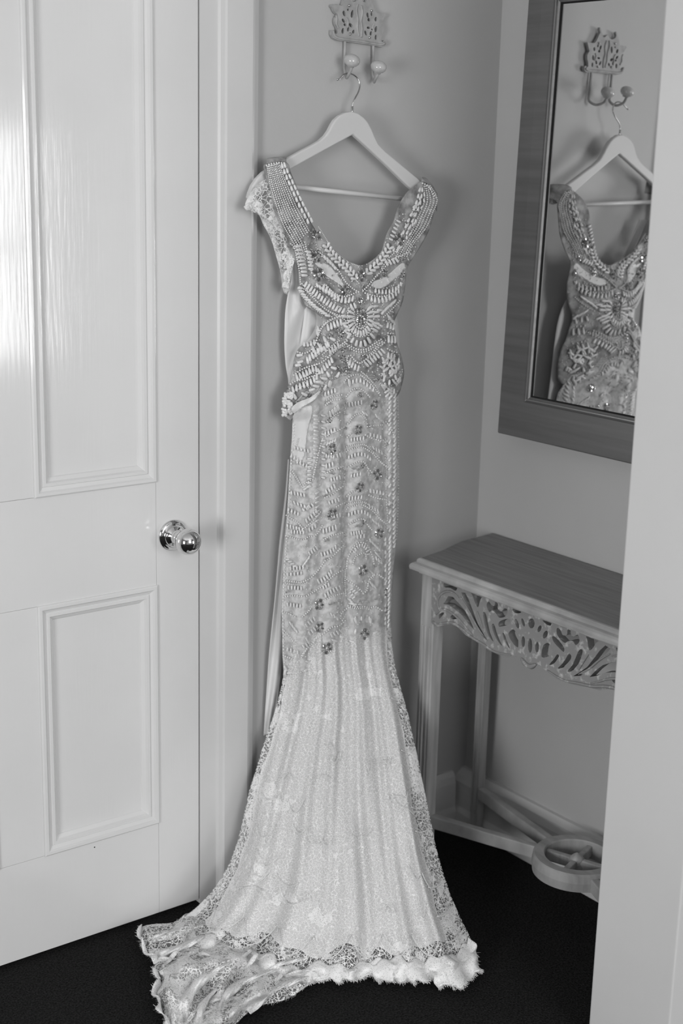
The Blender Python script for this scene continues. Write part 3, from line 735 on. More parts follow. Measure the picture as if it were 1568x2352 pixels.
# border of dense scalloped lace along the hem, two layers, ruffled
def hem_band(name, u0, u1, n, v0, v1, drop, m, ph=0., lift=.0, amp=.010):
    """gathered border: leaves the skirt at v0, rolls outward and lies on the carpet with scalloped edge"""
    rows = []; vv0 = v0
    for j in range(n+1):
        v0 = vv0+.008*math.sin(j*.09+ph)+.006*math.sin(j*.23); u = u0+(u1-u0)*j/n; s_ = j*(u1-u0)/n*260
        a = skirt_pt(u, v0, off=.0045, ph=.13, amp=.8); b = skirt_pt(u, v1, off=.008, ph=.13, amp=.8)
        w1 = math.sin(s_*.17+1.4*math.sin(s_*.05+ph)+ph*5); w2 = math.sin(s_*.41+ph*3)
        r = []
        for k in range(11):
            t = k/10; p = a.lerp(b, t)
            bulge = math.sin(math.pi*min(1, t*1.15))**2
            out = amp*(bulge*(.7+.5*w1)+.35*t*w2)+drop*t
            scal = .007*abs(math.sin(s_*.30+ph))*max(0, t-.7)/.3
            z = p.z+lift*(1-t)+amp*.8*bulge*(.5+.5*w1)+.004*w2*t
            p = Vector((p.x+.5*out*(u-.5)*-.4, p.y-out-scal, max(.003+.004*(w2+1)*t, z-scal)))
            r.append(p)
        rows.append(r)
    return D(grid(name, rows, m, None, .0007)), [r[-1] for r in rows]
o, e1 = hem_band('hem_lace_border', .0, 1.0, 420, .970, 1.0, .002, M['lace_dense'], .2, amp=.007)
o, e2 = hem_band('hem_lace_border', .60, .99, 180, .968, 1.0, .016, M['lace_dense'], .7, .004, .014)
o, e3 = hem_band('hem_lace_border', .80, .97, 80, .975, 1.01, .034, M['lace_dense'], 1.3, .002, .012)

# ---- train : rumpled lace pooled on the carpet to the left
tr = [(440, 2095), (400, 2118), (360, 2122), (328, 2128), (322, 2150), (326, 2172), (338, 2192), (356, 2212), (350, 2228), (352, 2240), (372, 2250), (364, 2270), (356, 2282), (368, 2304), (378, 2330), (388, 2362), (420, 2385), (490, 2380), (540, 2352), (566, 2328), (600, 2308), (636, 2302), (668, 2290), (700, 2268), (728, 2246), (690, 2235), (620, 2215), (560, 2180), (500, 2130)]
def trh(px, py):
    th = math.atan2(py-2040, px-760); rr = math.hypot(py-2040, px-760)
    ph = th*17+.9*math.sin(rr*.028)+.5*math.sin(px*.05)
    r1 = (.5+.5*math.cos(ph))**1.6; r2 = (.5+.5*math.cos(th*39+rr*.02+2*math.sin(rr*.018)))**1.5
    r3 = (.5+.5*math.sin(rr*.075+1.3*math.sin(th*11)))**2
    edge = min(1, min(math.dist((px, py), q) for q in tr_d)/22)
    g_ = min(1, max(0, (rr-150)/150))
    return .005+edge*(.004+g_*(.038*r1+.012*r2)+.014*r3)
tr_d = resample(smooth_pts(tr+[tr[0]], 3), 6)
def tr_surf(name, pts, m, lift=0., f=1.):
    ov, of = cdt(smooth_pts(pts, 3, True), [], 4.5)
    vs = []
    for v in ov:
        p = PZ(v[0], v[1], .004); h = trh(v[0], v[1])*f+lift; p = PZ(v[0], v[1], h)
        if p.y > -.03: p.y = -.03
        vs.append(p)
    return D(mesh(name, vs, of, m, None, True))
tr_surf('train', tr, M['lace_train'])
tr_surf('train_under_layer', [(450, 2150), (400, 2190), (392, 2225), (380, 2262), (385, 2300), (400, 2345), (450, 2350), (500, 2300), (560, 2262), (620, 2250), (600, 2220), (520, 2170)], M['lace_train'], -.002, .6)
def ruffle(pts, h, y_lean, m=None, wob=.006, name='train_ruffle', z0=.006, dens=4):
    """standing ruffled lace ribbon following a path on the carpet"""
    q = resample(smooth_pts(pts, 6), dens); rows = []
    for i, p in enumerate(q):
        base = PZ(p[0], p[1], z0); base.y = min(base.y, -.035)
        t = i/max(1, len(q)-1); hh = h*(.35+.65*math.sin(math.pi*min(1, max(0, t)))**.5)*(.8+.25*math.sin(i*.7)+.15*math.sin(i*.23))
        r = []
        for k in range(7):
            s_ = k/6
            r.append(base+Vector((wob*math.sin(i*.55+s_*2)*s_-y_lean[0]*s_*hh, -y_lean[1]*s_**1.5*hh+wob*math.cos(i*.5)*s_, hh*math.sin(s_*math.pi*.62))))
        rows.append(r)
    D(grid(name, rows, m or M['lace_dense'], None, .0007)); return [r[-1] for r in rows]
edges = []
def fold(path, w_, h, m, ph=0.):
    """soft rolled fold of lace lying over the train"""
    q = resample(smooth_pts(path, 8), 3.2); rows = []; n = len(q)
    for i, p in enumerate(q):
        a = q[max(i-1, 0)]; b_ = q[min(i+1, n-1)]; t = math.atan2(b_[1]-a[1], b_[0]-a[0])+math.pi/2; f = i/(n-1)
        ww = w_*(.4+.9*f)*(1+.18*math.sin(i*.21+ph)); hh = h*math.sin(math.pi*min(.97, .12+f*.95))**.6*(1+.15*math.sin(i*.33+ph*2)); r = []
        for k in range(13):
            s_ = k/6-1; x = p[0]+math.cos(t)*ww*s_+2*math.sin(i*.12+ph); y = p[1]+math.sin(t)*ww*s_*.8
            z = .006+trh(x, y)*.35+hh*max(0, 1-s_*s_)**.8+.0025*math.sin(i*.5+k*1.3+ph)
            v_ = PZ(x, y, max(.005, z)); v_.y = min(v_.y, -.035); r.append(v_)
        rows.append(r)
    D(grid('train_fold', rows, m, None, .0008)); return [r[-1] for r in rows]+[]
fold([(590, 2172), (530, 2205), (450, 2216), (372, 2228)], 17, .026, M['lace_train'], 0)
fold([(640, 2225), (568, 2252), (508, 2300), (478, 2372)], 15, .024, M['lace_dense'], 1)
fold([(548, 2200), (478, 2240), (428, 2290), (402, 2362)], 18, .032, M['lace_dense'], 2)
fold([(480, 2120), (416, 2140), (336, 2156)], 15, .022, M['lace_train'], 3)
fold([(500, 2270), (462, 2318), (446, 2376)], 12, .026, M['lace_dense'], 4)
fold([(712, 2242), (630, 2272), (566, 2322)], 12, .016, M['lace_dense'], 5)
fold([(470, 2150), (405, 2180), (346, 2200)], 14, .024, M['lace_dense'], 6)
fold([(700, 2200), (640, 2215), (590, 2240)], 12, .022, M['lace_dense'], 7)
edges.append(ruffle([(326, 2134), (324, 2158), (334, 2184), (352, 2206), (378, 2216), (412, 2210), (440, 2190)], .030, (.5, .4), wob=.008))
edges.append(ruffle([(352, 2236), (366, 2246), (372, 2268), (360, 2286), (370, 2318), (384, 2352), (404, 2376)], .030, (.5, .3), wob=.008))
edges.append(ruffle([(372, 2244), (376, 2222), (400, 2210), (440, 2206), (490, 2222), (530, 2250), (552, 2272)], .036, (.1, .7), wob=.008))
edges.append(ruffle([(488, 2356), (492, 2336), (524, 2314), (566, 2292), (606, 2266), (650, 2250), (700, 2244), (730, 2246)], .028, (.0, .6), wob=.007))
edges.append(ruffle([(540, 2246), (580, 2216), (620, 2206), (656, 2220), (674, 2246)], .030, (-.1, .6), wob=.008))
edges.append(ruffle([(400, 2368), (440, 2352), (478, 2340), (500, 2310), (520, 2280)], .032, (.2, .5), M['lace_train'], wob=.009))
# eyelash fringe on all the scalloped edges
vs = []; fs = []
def fringe(pts, L_, n=2, down=True, dirv=None):
    for i, (a, b) in enumerate(zip(pts, pts[1:])):
        for k in range(n):
            p = a.lerp(b, (k+random.random())/n)
            d = Vector((random.uniform(-.5, .5), -random.uniform(.3, 1), random.uniform(-.35, .1))) if dirv is None else dirv+Vector((random.uniform(-.4, .4), random.uniform(-.4, .4), random.uniform(-.2, .4)))
            q = p+d.normalized()*L_*random.uniform(.5, 1.2); q.z = max(q.z, -.008)
            s_ = Vector((.0006, 0, .0002)); j = len(vs)
            vs.extend([p-s_, p+s_, q+s_*.4, q-s_*.4]); fs.append((j, j+1, j+2, j+3))
for e in (e1, e2, e3): fringe(e, .009, 3)
for e in edges: fringe(e, .008, 3, dirv=Vector((-.4, -.3, .3)))
pt = [PZ(x, y, .006) for x, y in tr_d[:260]]
for p in pt: p.y = min(p.y, -.032)
fringe(pt, .010, 3, dirv=Vector((-.8, -.3, 0)))
D(mesh('eyelash_fringe', vs, fs, M['cord']), True)
# heavier outlining cords of the lace flowers, curved arcs on the overlay
def cord(u0, v0, du, dv, bend, r=.0011):   # lies on the outermost layer
    pts = []
    for k in range(11):
        t = k/10; u = u0+du*t; v = v0+dv*t+bend*4*t*(1-t)
        pts.append(skirt_pt(min(1, max(0, u)), min(.99, v), off=.0165, ph=.13, amp=.8))
    vs, fs = tube(pts, r, 5); D(mesh('lace_cord', vs, fs, M['cord'], None, True))
rnd = random.Random(3)
for i in range(30):
    u0 = rnd.uniform(.05, .9); v0 = rnd.uniform(.25, .93)
    cord(u0, v0, rnd.uniform(.05, .12)*(1 if rnd.random() < .7 else .5), rnd.uniform(-.02, .02), rnd.choice((.02, .03, .045, -.02)), rnd.uniform(.0007, .0012))
for v0 in (.22, .38, .55, .62, .78, .86, .93): cord(.90, v0, .09, -.004, .008, .0014)
for k in range(7): cord(.05+.12*k, .90, .11, .0, .055, .0012)

# ---- bead work
def ico(sub):
    bm = bmesh.new(); bmesh.ops.create_icosphere(bm, subdivisions=sub, radius=1)
    v = [x.co.copy() for x in bm.verts]; f = [tuple(q.index for q in x.verts) for x in bm.faces]; bm.free(); return v, f
ICO = ico(1)
def capsule(seg=7):
    prof = [(-1, .3), (-.9, .6), (-.55, .82), (0, .96), (.55, 1.05), (.88, .85), (1, .4)]; vs = []; fs = []
    for z, r in prof:
        for k in range(seg): t = 2*math.pi*k/seg; vs.append(Vector((r*math.cos(t), r*math.sin(t), z)))
    for i in range(len(prof)-1):
        for k in range(seg): k2 = (k+1) % seg; fs.append((i*seg+k, i*seg+k2, (i+1)*seg+k2, (i+1)*seg+k))
    fs.append(tuple(range(seg-1, -1, -1))); fs.append(tuple((len(prof)-1)*seg+k for k in range(seg)))
    return vs, fs
CAP = capsule()
PXM = .00096                       # metres per photo pixel at the gown, only for bead sizes
BUG = []; PEARLS = []; CRY = []
def pearl(pts, r=2.5, step=None, s=None, off=.0035, curve=True):
    r = r*1.1
    if s: pts = [s(p) for p in pts]
    if curve and len(pts) > 2: pts = smooth_pts(pts, 6)
    pts = resample(pts, step or r*2.05)
    q = [P(x, y, blend(x, y, off+r*PXM*.5)) for x, y in pts]
    PEARLS.append([(p, r*PXM*random.uniform(.85, 1.08)) for p in q])
def bug(x, y, ang, L_=17, W_b=6.2, off=.0045):
    """one long bead at pixel x, y lying along angle ang (degrees, 90 = down)"""
    W_b *= 1.18
    a = math.radians(ang+random.uniform(-7, 7)); dx, dy = math.cos(a)*L_/2, math.sin(a)*L_/2
    p0 = P(x-dx, y-dy, blend(x-dx, y-dy, off)); p1 = P(x+dx, y+dy, blend(x+dx, y+dy, off))
    BUG.append((p0, p1, W_b*PXM/2, L_*W_b))
def fan(pts, L_, s, ang=90, rel=True, step=9.5, W_b=6.2, shift=0., sm=True):
    """row of long beads across a curve; rel: angle relative to the tangent; shift moves them off the line"""
    pts = [s(p) for p in pts]
    if sm and len(pts) > 2: pts = smooth_pts(pts, 6)
    pts = resample(pts, step)
    for i, p in enumerate(pts):
        a = pts[max(i-1, 0)]; b = pts[min(i+1, len(pts)-1)]
        t = math.degrees(math.atan2(b[1]-a[1], b[0]-a[0])); an = t+ang if rel else ang
        c, s_ = math.cos(math.radians(an)), math.sin(math.radians(an))
        bug(p[0]+c*shift, p[1]+s_*shift, an, L_, W_b)
def crystal(p, r=3.2, s=None, off=.004):
    x, y = s(p) if s else p
    CRY.append((P(x, y, blend(x, y, off)), r*PXM))
def arc(cx_, cy_, rx, ry, a0_, a1_, n=14): return [(cx_+rx*math.cos(math.radians(a0_+(a1_-a0_)*k/n)), cy_+ry*math.sin(math.radians(a0_+(a1_-a0_)*k/n))) for k in range(n+1)]
OCT_PET = None
def flower_mesh(pet, r_):
    """crystal flower: ring of small stones in claws with petal beads; unit radius"""
    bm = bmesh.new()
    for k in range(pet):
        t = 2*math.pi*k/pet; c = Vector((math.cos(t)*.68, 0, math.sin(t)*.68))
        r = bmesh.ops.create_icosphere(bm, subdivisions=1, radius=.27, matrix=Matrix.Translation(c)@Matrix.Rotation(-t, 4, 'Y')@Matrix.Diagonal((1.15, .8, .75, 1)))
        c = Vector((math.cos(t+math.pi/pet)*.95, 0.05, math.sin(t+math.pi/pet)*.95))
        bmesh.ops.create_icosphere(bm, subdivisions=1, radius=.13, matrix=Matrix.Translation(c))
    me = bpy.data.meshes.new('crystal_flower'); bm.to_mesh(me); bm.free(); me.materials.append(M['gem']); me.materials.append(M['crystal'])
    for i, p in enumerate(me.polygons): p.material_index = 0 if (i//20) % 2 == 0 else 1
    for i, p in enumerate(me.polygons):
        if (i//40) % 2 == 0 and (i//20) % 2 == 0: p.material_index = 1
    return me
FM = flower_mesh(9, 1); bm = bmesh.new()
bmesh.ops.create_icosphere(bm, subdivisions=1, radius=.36, matrix=Matrix.Diagonal((1, .7, 1, 1))); SM = bpy.data.meshes.new('centre_stone'); bm.to_mesh(SM); bm.free(); SM.materials.append(M['crystal'])
def flower(p, r, s, off=.005):
    x, y = s(p); r = r/(3.136 if s is s2 else 3.92 if s is s3 else 4.3556)
    o = bpy.data.objects.new('crystal_flower', FM); C.objects.link(o); c = P(x, y, blend(x, y, off))
    D(o); k = r*PXM; o.matrix_parent_inverse = Matrix.Translation(dress.location).inverted()
    o.location = c; o.scale = (k, k, k); o.rotation_euler = (0, random.uniform(0, 3), random.uniform(-.2, .2))
    q = bpy.data.objects.new('centre_stone', SM); C.objects.link(q); q.parent = o; q.location = (0, -.12, 0)
# straps : lengthwise rows of seed pearls, a double row of long beads at the neck edge
outer = smooth_pts([s2(p) for p in [(228,-52),(250,76),(300,246),(345,370),(400,470),(440,540),(470,620)]], 6)
inner = smooth_pts([s2(p) for p in [(350,-85),(388,0),(432,90),(484,200),(532,290),(572,370),(605,440)]], 6)
for k in range(9):
    t = .02+.70*k/8; pts = [(a[0]+(b[0]-a[0])*t, a[1]+(b[1]-a[1])*t) for a, b in zip(outer, inner)]
    pearl(pts[:None if k < 4 else 30], 2.3 if k % 2 else 1.9, None, None, .002, False)
for t, ph in ((.84, 0), (.98, 1)):
    pts = [(a[0]+(b[0]-a[0])*t, a[1]+(b[1]-a[1])*t) for a, b in zip(outer, inner)]
    q = resample(pts, 14)
    for a, b in list(zip(q, q[1:]))[:11]: bug((a[0]+b[0])/2, (a[1]+b[1])/2, math.degrees(math.atan2(b[1]-a[1], b[0]-a[0]))+8, 13, 6)
ro = smooth_pts([s2(p) for p in [(1405,85),(1448,150),(1455,200),(1420,290),(1380,380),(1310,470),(1260,540),(1235,600)]], 6)
ri = smooth_pts([s2(p) for p in [(1330,90),(1300,200),(1275,260),(1240,330),(1215,390),(1180,470),(1130,560),(1080,640)]], 6)
for k, t in enumerate((.42, .56, .70, .85, .98)):
    pearl([(b[0]+(a[0]-b[0])*t, b[1]+(a[1]-b[1])*t) for a, b in zip(ro, ri)], 2.3 if k % 2 else 2.0, None, None, .002, False)
for t in (.05, .24):
    q = resample([(b[0]+(a[0]-b[0])*t, b[1]+(a[1]-b[1])*t) for a, b in zip(ro, ri)], 15)
    for a, b in list(zip(q, q[1:]))[:8]: bug((a[0]+b[0])/2, (a[1]+b[1])/2, math.degrees(math.atan2(b[1]-a[1], b[0]-a[0])), 11, 6)
for i in range(26):
    k = random.random(); j_ = random.randrange(4, len(ri)-6); a, b_ = ri[j_], ro[min(j_, len(ro)-1)]
    bug(a[0]+(b_[0]-a[0])*k*.45, a[1]+(b_[1]-a[1])*k*.45, random.uniform(80, 140), 10, 4.8)
pearl([(612, 380), (625, 376), (640, 374), (656, 375)], 2.6); pearl([(970, 421), (982, 427), (992, 440), (1003, 457)], 2.6)
# neckline leaf vine : chevrons of long beads either side of a stem
def vine(pts, s, L_=13, step=11, side=(1, -1), W_b=6.5, spread=38):
    pts = resample(smooth_pts([s(p) for p in pts], 6), step)
    for i in range(1, len(pts)):
        a, b = pts[i-1], pts[i]; t = math.degrees(math.atan2(b[1]-a[1], b[0]-a[0]))
        for sd in side:
            an = t+180+sd*spread; c, s_ = math.cos(math.radians(an)), math.sin(math.radians(an))
            bug(b[0]+c*L_*.55, b[1]+s_*L_*.55, an, L_, W_b)
vine([(650,500),(690,570),(740,620),(800,670),(850,730),(880,770)], s2)
vine([(1120,510),(1070,590),(1020,650),(970,690),(930,740)], s2)
pearl([(600,380),(650,460),(700,540),(770,600),(830,640),(900,665)], 1.4, 3.6, s2, .001)
pearl([(560,610),(620,590),(680,640),(740,690),(790,770),(840,820),(890,850)], 2.4, None, s2)
pearl([(600,560),(650,600),(700,650),(745,700)], 2.2, None, s2)
pearl([(1250,560),(1190,590),(1120,620),(1060,690),(1010,740),(960,800),(910,850)], 2.4, None, s2)
pearl([(1180,520),(1140,570),(1090,620),(1050,690)], 2.2, None, s2)
for p, r in (((585,440),42), ((595,590),45), ((602,725),52), ((790,835),36), ((905,735),46), ((1180,475),50), ((1080,715),30), ((1205,600),26), ((1208,720),24)): flower(p, r, s2)
for p in ((560,400),(570,500),(555,560),(640,560),(560,620),(620,640),(690,770),(720,790),(750,815),(810,870),(700,730),(750,670),(745,720),(895,690),(890,770),(990,820),(1060,832),(1110,810),(1145,790),(1165,760),(1210,690),(1205,580),(1155,440),(1145,480),(1215,440),(1050,730),(1100,740),(1095,690),(730,880),(1115,885),(880,890),(915,910)): crystal(p, 2.9, s2)
# left side column of sideways beads and outline pearls
fan([(455,520),(470,600),(490,680),(500,750)], 15, s2, 178, False, 8.5)
pearl([(425,520),(445,610),(462,700),(470,800)], 2.3, None, s2); pearl([(500,490),(520,570),(545,650),(550,720)], 2.3, None, s2)
fan([(645,600),(690,640),(730,690)], 12, s2, 60, False, 8)
fan([(1090,640),(1140,625),(1180,610)], 14, s2, 60, False, 8)
# swags under the bust
fan([(400,50),(450,95),(510,150),(570,200),(630,240),(690,275),(740,290)], 15, s3, 118, False, 8.2)
pearl([(345,75),(395,100),(450,155),(520,225),(600,290),(680,325),(745,335)], 2.4, None, s3)
pearl([(365,45),(420,110),(480,165)], 2.2, None, s3)
fan([(350,85),(385,150),(430,200),(490,255),(555,300),(610,345)], 13, s3, 192, False, 8.2)
pearl([(430,205),(490,260),(560,310),(640,345)], 2.0, None, s3)
fan([(560,75),(610,115),(665,165),(720,190),(780,195),(840,170)], 15, s3, 100, False, 8.6)
pearl([(585,60),(640,120),(700,152),(760,160),(830,135),(870,115)], 2.5, None, s3)
fan([(960,165),(1010,188),(1065,195),(1120,185),(1170,160),(1215,125),(1250,90)], 14, s3, 84, False, 8.6)
pearl([(935,130),(990,148),(1060,162),(1130,152),(1190,120),(1240,75),(1275,30)], 2.5, None, s3)
fan([(1095,300),(1130,265),(1170,230),(1215,190)], 15, s3, 130, False, 8.5)
pearl([(1100,345),(1165,285),(1230,215),(1250,190)], 2.3, None, s3)
# central medallion
for a, b, r in ((62, 105, 2.3), (118, 178, 2.5)):
    pearl(arc(893, 345, a, b, -30, 210, 24), r, None, s3)
for k in range(17):
    an = -35+250*k/16; t = math.radians(an); x, y = 893+92*math.cos(t), 350+142*math.sin(t); bug(*s3((x, y)), math.degrees(math.atan2(142*math.sin(t), 92*math.cos(t))), 13.5, 6.6)
for k in range(13):
    an = -5+190*k/12; t = math.radians(an); x, y = 893+142*math.cos(t), 360+228*math.sin(t); bug(*s3((x, y)), math.degrees(math.atan2(200*math.sin(t), 142*math.cos(t))), 15, 7)
fan([(810,250),(850,240)], 14, s3, 70, False, 8); fan([(1000,250),(1060,245)], 12, s3, 175, False, 8)
pearl([(770,590),(820,618),(880,640),(950,632),(1010,590),(1080,545)], 2.6, None, s3)
pearl([(775,610),(830,645),(895,662),(965,645),(1030,600),(1085,570)], 2.6, None, s3)
for p, r in (((893,300),44), ((893,380),48), ((895,200),36), ((720,497),34), ((683,462),30), ((735,712),32), ((765,812),32), ((628,520),26), ((740,640),30), ((905,710),24)): flower(p, r, s3)
for p in ((905,225),(860,300),(935,300),(910,290),(895,375),(925,385),(870,340),(740,285),(1080,318),(1045,352),(1100,468),(690,465),(720,500),(625,520),(610,375),(700,880),(660,900),(1085,915),(1110,565),(1060,608),(1140,632),(980,820),(905,1050),(860,1000),(800,720),(330,660),(570,740)): crystal(p, 3.2, s3)
# upper swag toward the left hip
def dbl(pts, s, r=2.4, gap=5.0):
    pearl(pts, r, None, s); q = [(x, y+gap*(3.92 if s is s3 else 4.3556)*1.0) for x, y in pts]; pearl(q, r*.95, None, s)
pearl([(750,330),(680,350),(610,375),(555,425),(515,490),(495,560),(450,640),(385,672),(325,660)], 2.6, None, s3)
pearl([(760,380),(700,340),(640,365),(570,415),(530,470),(512,520)], 2.2, None, s3)
pearl([(770,560),(710,600),(660,640),(605,700),(555,745),(490,775),(440,790)], 2.6, None, s3)
pearl([(765,585),(700,625),(650,665),(600,715)], 2.3, None, s3)
pearl([(520,765),(450,785),(390,805),(335,835),(285,875)], 2.6, None, s3)
pearl([(500,868),(440,885),(380,908),(320,918),(262,950)], 2.6, None, s3)
pearl([(790,800),(770,720),(800,690),(830,725),(880,760),(930,735),(1000,680),(1060,615),(1115,570)], 2.5, None, s3)
pearl([(1135,632),(1180,655),(1225,665)], 2.5, None, s3); pearl([(1140,490),(1175,495),(1205,490)], 2.5, None, s3)
fan([(600,440),(645,420),(690,400),(735,385)], 17, s3, 80, False, 8)
fan([(510,450),(500,490)], 14, s3, 80, False, 8)
fan([(385,590),(440,585),(500,560)], 12, s3, 85, False, 8)
fan([(520,600),(565,640),(590,590)], 15, s3, 60, False, 9)
fan([(415,735),(450,700),(500,665),(545,620)], 17, s3, 75, False, 8)
fan([(320,885),(375,865),(420,840),(480,810),(530,840),(560,810),(610,760),(650,715)], 15, s3, 72, False, 8.2)
fan([(285,1000),(325,980),(370,962),(415,945),(465,918),(500,880)], 16, s3, 82, False, 9)
for x, y, a in ((530,935,10),(565,900,5),(620,950,100),(650,805,20),(690,865,120),(490,968,10),(455,1000,170),(385,1040,30),(300,1060,70),(575,980,120),(612,945,100),(510,930,0),(600,860,60),(790,930,80),(345,690,170),(350,750,160),(330,780,170),(570,545,70),(600,590,70),(640,545,20),(470,640,70),(515,650,110)): bug(*s3((x, y)), a, 15, 7)
for i in range(34):      # bunched beads at the left hip fold
    x, y = random.uniform(185, 285), random.uniform(1010, 1240)
    if abs(x-235) < 50-abs(y-1130)*.12: bug(*s3((x, y)), random.uniform(0, 180), 12, 6.5, .006)
fan([(1135,420),(1165,430),(1190,440)], 14, s3, 95, False, 7); fan([(1145,545),(1175,548),(1205,548)], 18, s3, 92, False, 7.2)
fan([(945,770),(990,735),(1040,695),(1095,650)], 15, s3, 55, False, 8); fan([(1140,690),(1180,702),(1215,715)], 15, s3, 95, False, 7)
fan([(795,755),(820,780),(850,800),(880,810)], 15, s3, 105, False, 8)
for i in range(46):
    x, y = random.uniform(1080, 1250), random.uniform(720, 1050)
    bug(*s3((x, y)), random.uniform(20, 150), 13, 6.2, .006)
for i in range(20): crystal((random.uniform(1060, 1130), random.uniform(720, 960)), 2.4, s3)
for i in range(26): crystal((random.gauss(720, 45), random.uniform(440, 620)), 2.2, s3)
for i in range(24): crystal((random.gauss(745, 25), random.uniform(620, 880)), 2.2, s3)
for i in range(26): crystal((random.gauss(893, 28), random.uniform(170, 400)), 2.0, s3)
pearl([(745,930),(780,890),(830,868),(890,868),(930,900),(985,950),(1040,1015),(1080,1060)], 2.4, None, s3)
pearl([(765,1060),(810,1010),(865,988),(920,1010),(975,1065)], 2.3, None, s3)
pearl([(900,840),(960,890),(1020,960),(1070,1040)], 2.0, None, s3)
pearl([(590,1095),(650,1060),(740,1045)], 2.3, None, s3); pearl([(580,1140),(640,1095),(700,1085)], 2.2, None, s3)
fan([(795,950),(840,920),(900,920),(960,960),(1010,1000)], 12, s3, 90, False, 9, 5.2)
fan([(575,1040),(620,1020),(690,1000)], 12, s3, 85, False, 8, 5.5); fan([(620,1215),(660,1185),(700,1150)], 12, s3, 70, False, 8, 5.2)
fan([(525,560),(540,640),(545,700)], 12, s2, 10, False, 8)
fan([(590,800),(640,835),(700,870),(750,895)], 12, s2, 70, False, 8)
fan([(1120,470),(1150,400),(1180,330)], 11, s2, 30, False, 9, 5)
fan([(1010,840),(1080,850),(1150,830),(1195,790)], 11, s2, 90, False, 8, 5.4)
fan([(1150,350),(1175,380),(1195,400)], 13, s3, 60, False, 8)
fan([(1010,420),(1050,440),(1075,400)], 14, s3, 30, False, 9)
fan([(690,600),(640,635),(600,680)], 13, s3, 75, False, 8); fan([(760,430),(780,470),(790,520)], 13, s3, 20, False, 9)
fan([(1000,300),(1040,300),(1070,280)], 13, s3, 170, False, 9)
pearl([(330,90),(370,160),(420,215),(480,265),(550,320)], 2.2, None, s3); pearl([(330,910),(400,880),(460,850),(520,860)], 2.2, None, s3)
pearl([(960,700),(1010,650),(1060,590)], 2.2, None, s3); pearl([(700,560),(650,590),(600,640),(540,690)], 2.2, None, s3)
# ---- skirt column
def motif(dy, k=1.0):
    """one repeat of the arches right of the centre seam, in crop-4 units"""
    pearl([(850,600+dy),(875,580+dy),(930,565+dy),(1000,555+dy),(1060,580+dy),(1120,622+dy),(1180,690+dy),(1245,745+dy)], 2.3, None, s4)
    pearl([(855,550+dy),(925,532+dy),(1030,530+dy),(1100,585+dy),(1185,665+dy)], 2.0, None, s4)
    pearl([(875,752+dy),(955,708+dy),(1020,700+dy),(1060,755+dy),(1110,812+dy)], 2.3, None, s4)
    fan([(875,655+dy),(940,630+dy),(1010,625+dy),(1060,645+dy),(1110,690+dy)], 10, s4, 88, False, 7.6, 4.6)
pearl([(865,320),(925,245),(1000,212)], 2.2, None, s4); pearl([(1000,215),(1060,290)], 2.0, None, s4)
motif(0); motif(575)
pearl([(855,1045),(900,1003),(955,990)], 2.3, None, s4); pearl([(1075,1035),(1150,1062),(1255,1080)], 2.4, None, s4)
pearl([(860,455),(905,405)], 2.3, None, s4); pearl([(1040,432),(1100,462),(1200,488),(1245,470)], 2.4, None, s4)
pearl([(1060,350),(1120,340),(1215,330)], 2.2, None, s4)
pearl([(1245,300),(1290,350),(1325,435)], 2.6, None, s4); pearl([(1265,180),(1330,240)], 2.6, None, s4); pearl([(1280,1100),(1345,1135)], 2.6, None, s4)
fan([(1090,990),(1150,1000),(1220,1015)], 10, s4, 90, False, 7.6, 4.6); fan([(960,1450),(1040,1440)], 10, s4, 88, False, 7.6, 4.6); fan([(1020,210),(1060,230)], 11, s4, 50, False, 7, 4.6)
for y in range(40, 1560, 44):      # right edge column of slanting beads
    bug(*s4((1335 if y < 900 else 1330, y)), 118, 13, 5.4)
    if y % 88 == 40 or y < 420: bug(*s4((1285, y+20)), 118, 12, 5.2)
pearl([(1360,60),(1368,300),(1372,700),(1368,1100),(1350,1500)], 1.8, 6.5, s4)
pearl([(1240,480),(1235,620),(1250,760),(1245,1000),(1260,1240),(1255,1380)], 1.9, 6, s4)
# left half of the column
for dy in (0, 575):
    pearl([(645,450+dy*.0),(700,415),(790,375),(840,345)] if dy == 0 else [(620,1480),(700,1440),(810,1410)], 2.3, None, s4)
pearl([(640,815),(690,795),(740,775),(830,742)], 2.4, None, s4); pearl([(635,1060),(700,1030),(760,985),(815,948)], 2.4, None, s4); pearl([(750,1150),(800,1125),(842,1108)], 2.3, None, s4)
pearl([(640,130),(700,90),(780,78)], 2.2, None, s4); pearl([(690,290),(740,225),(800,200)], 2.2, None, s4)
fan([(640,420),(690,400),(740,380)], 12, s4, 85, False, 7.5, 5); fan([(650,745),(690,732),(740,715)], 13, s4, 84, False, 7.5, 5)
fan([(650,1000),(690,975),(735,940)], 12, s4, 70, False, 7.5, 5); fan([(620,1395),(680,1375),(760,1350)], 13, s4, 84, False, 7.5, 5); fan([(690,230),(730,190),(770,160)], 12, s4, 68, False, 7.5, 5)
pearl([(612,470),(590,540),(570,620),(550,710),(530,800),(512,890)], 2.5, None, s4)
pearl([(300,780),(345,850),(385,920),(400,945),(440,915),(500,880)], 2.2, None, s4)
pearl([(250,1235),(310,1275),(370,1315),(420,1365),(470,1330),(530,1280),(590,1200)], 2.2, None, s4)
pearl([(245,1440),(330,1465),(405,1480),(470,1452),(535,1440),(590,1375),(610,1330)], 2.3, None, s4)
pearl([(370,470),(350,540),(340,560)], 1.8, None, s4)
for y in range(240, 660, 38): bug(*s4((540+(y % 3)*4, y)), 195, 12, 5.4)
for y in range(670, 960, 40): bug(*s4((480, y)), 175, 11, 5)
for y in range(240, 900, 62): bug(*s4((620, y)), 15, 10, 5)
for y in range(1010, 1320, 46): bug(*s4((560, y)), 150, 11, 5)
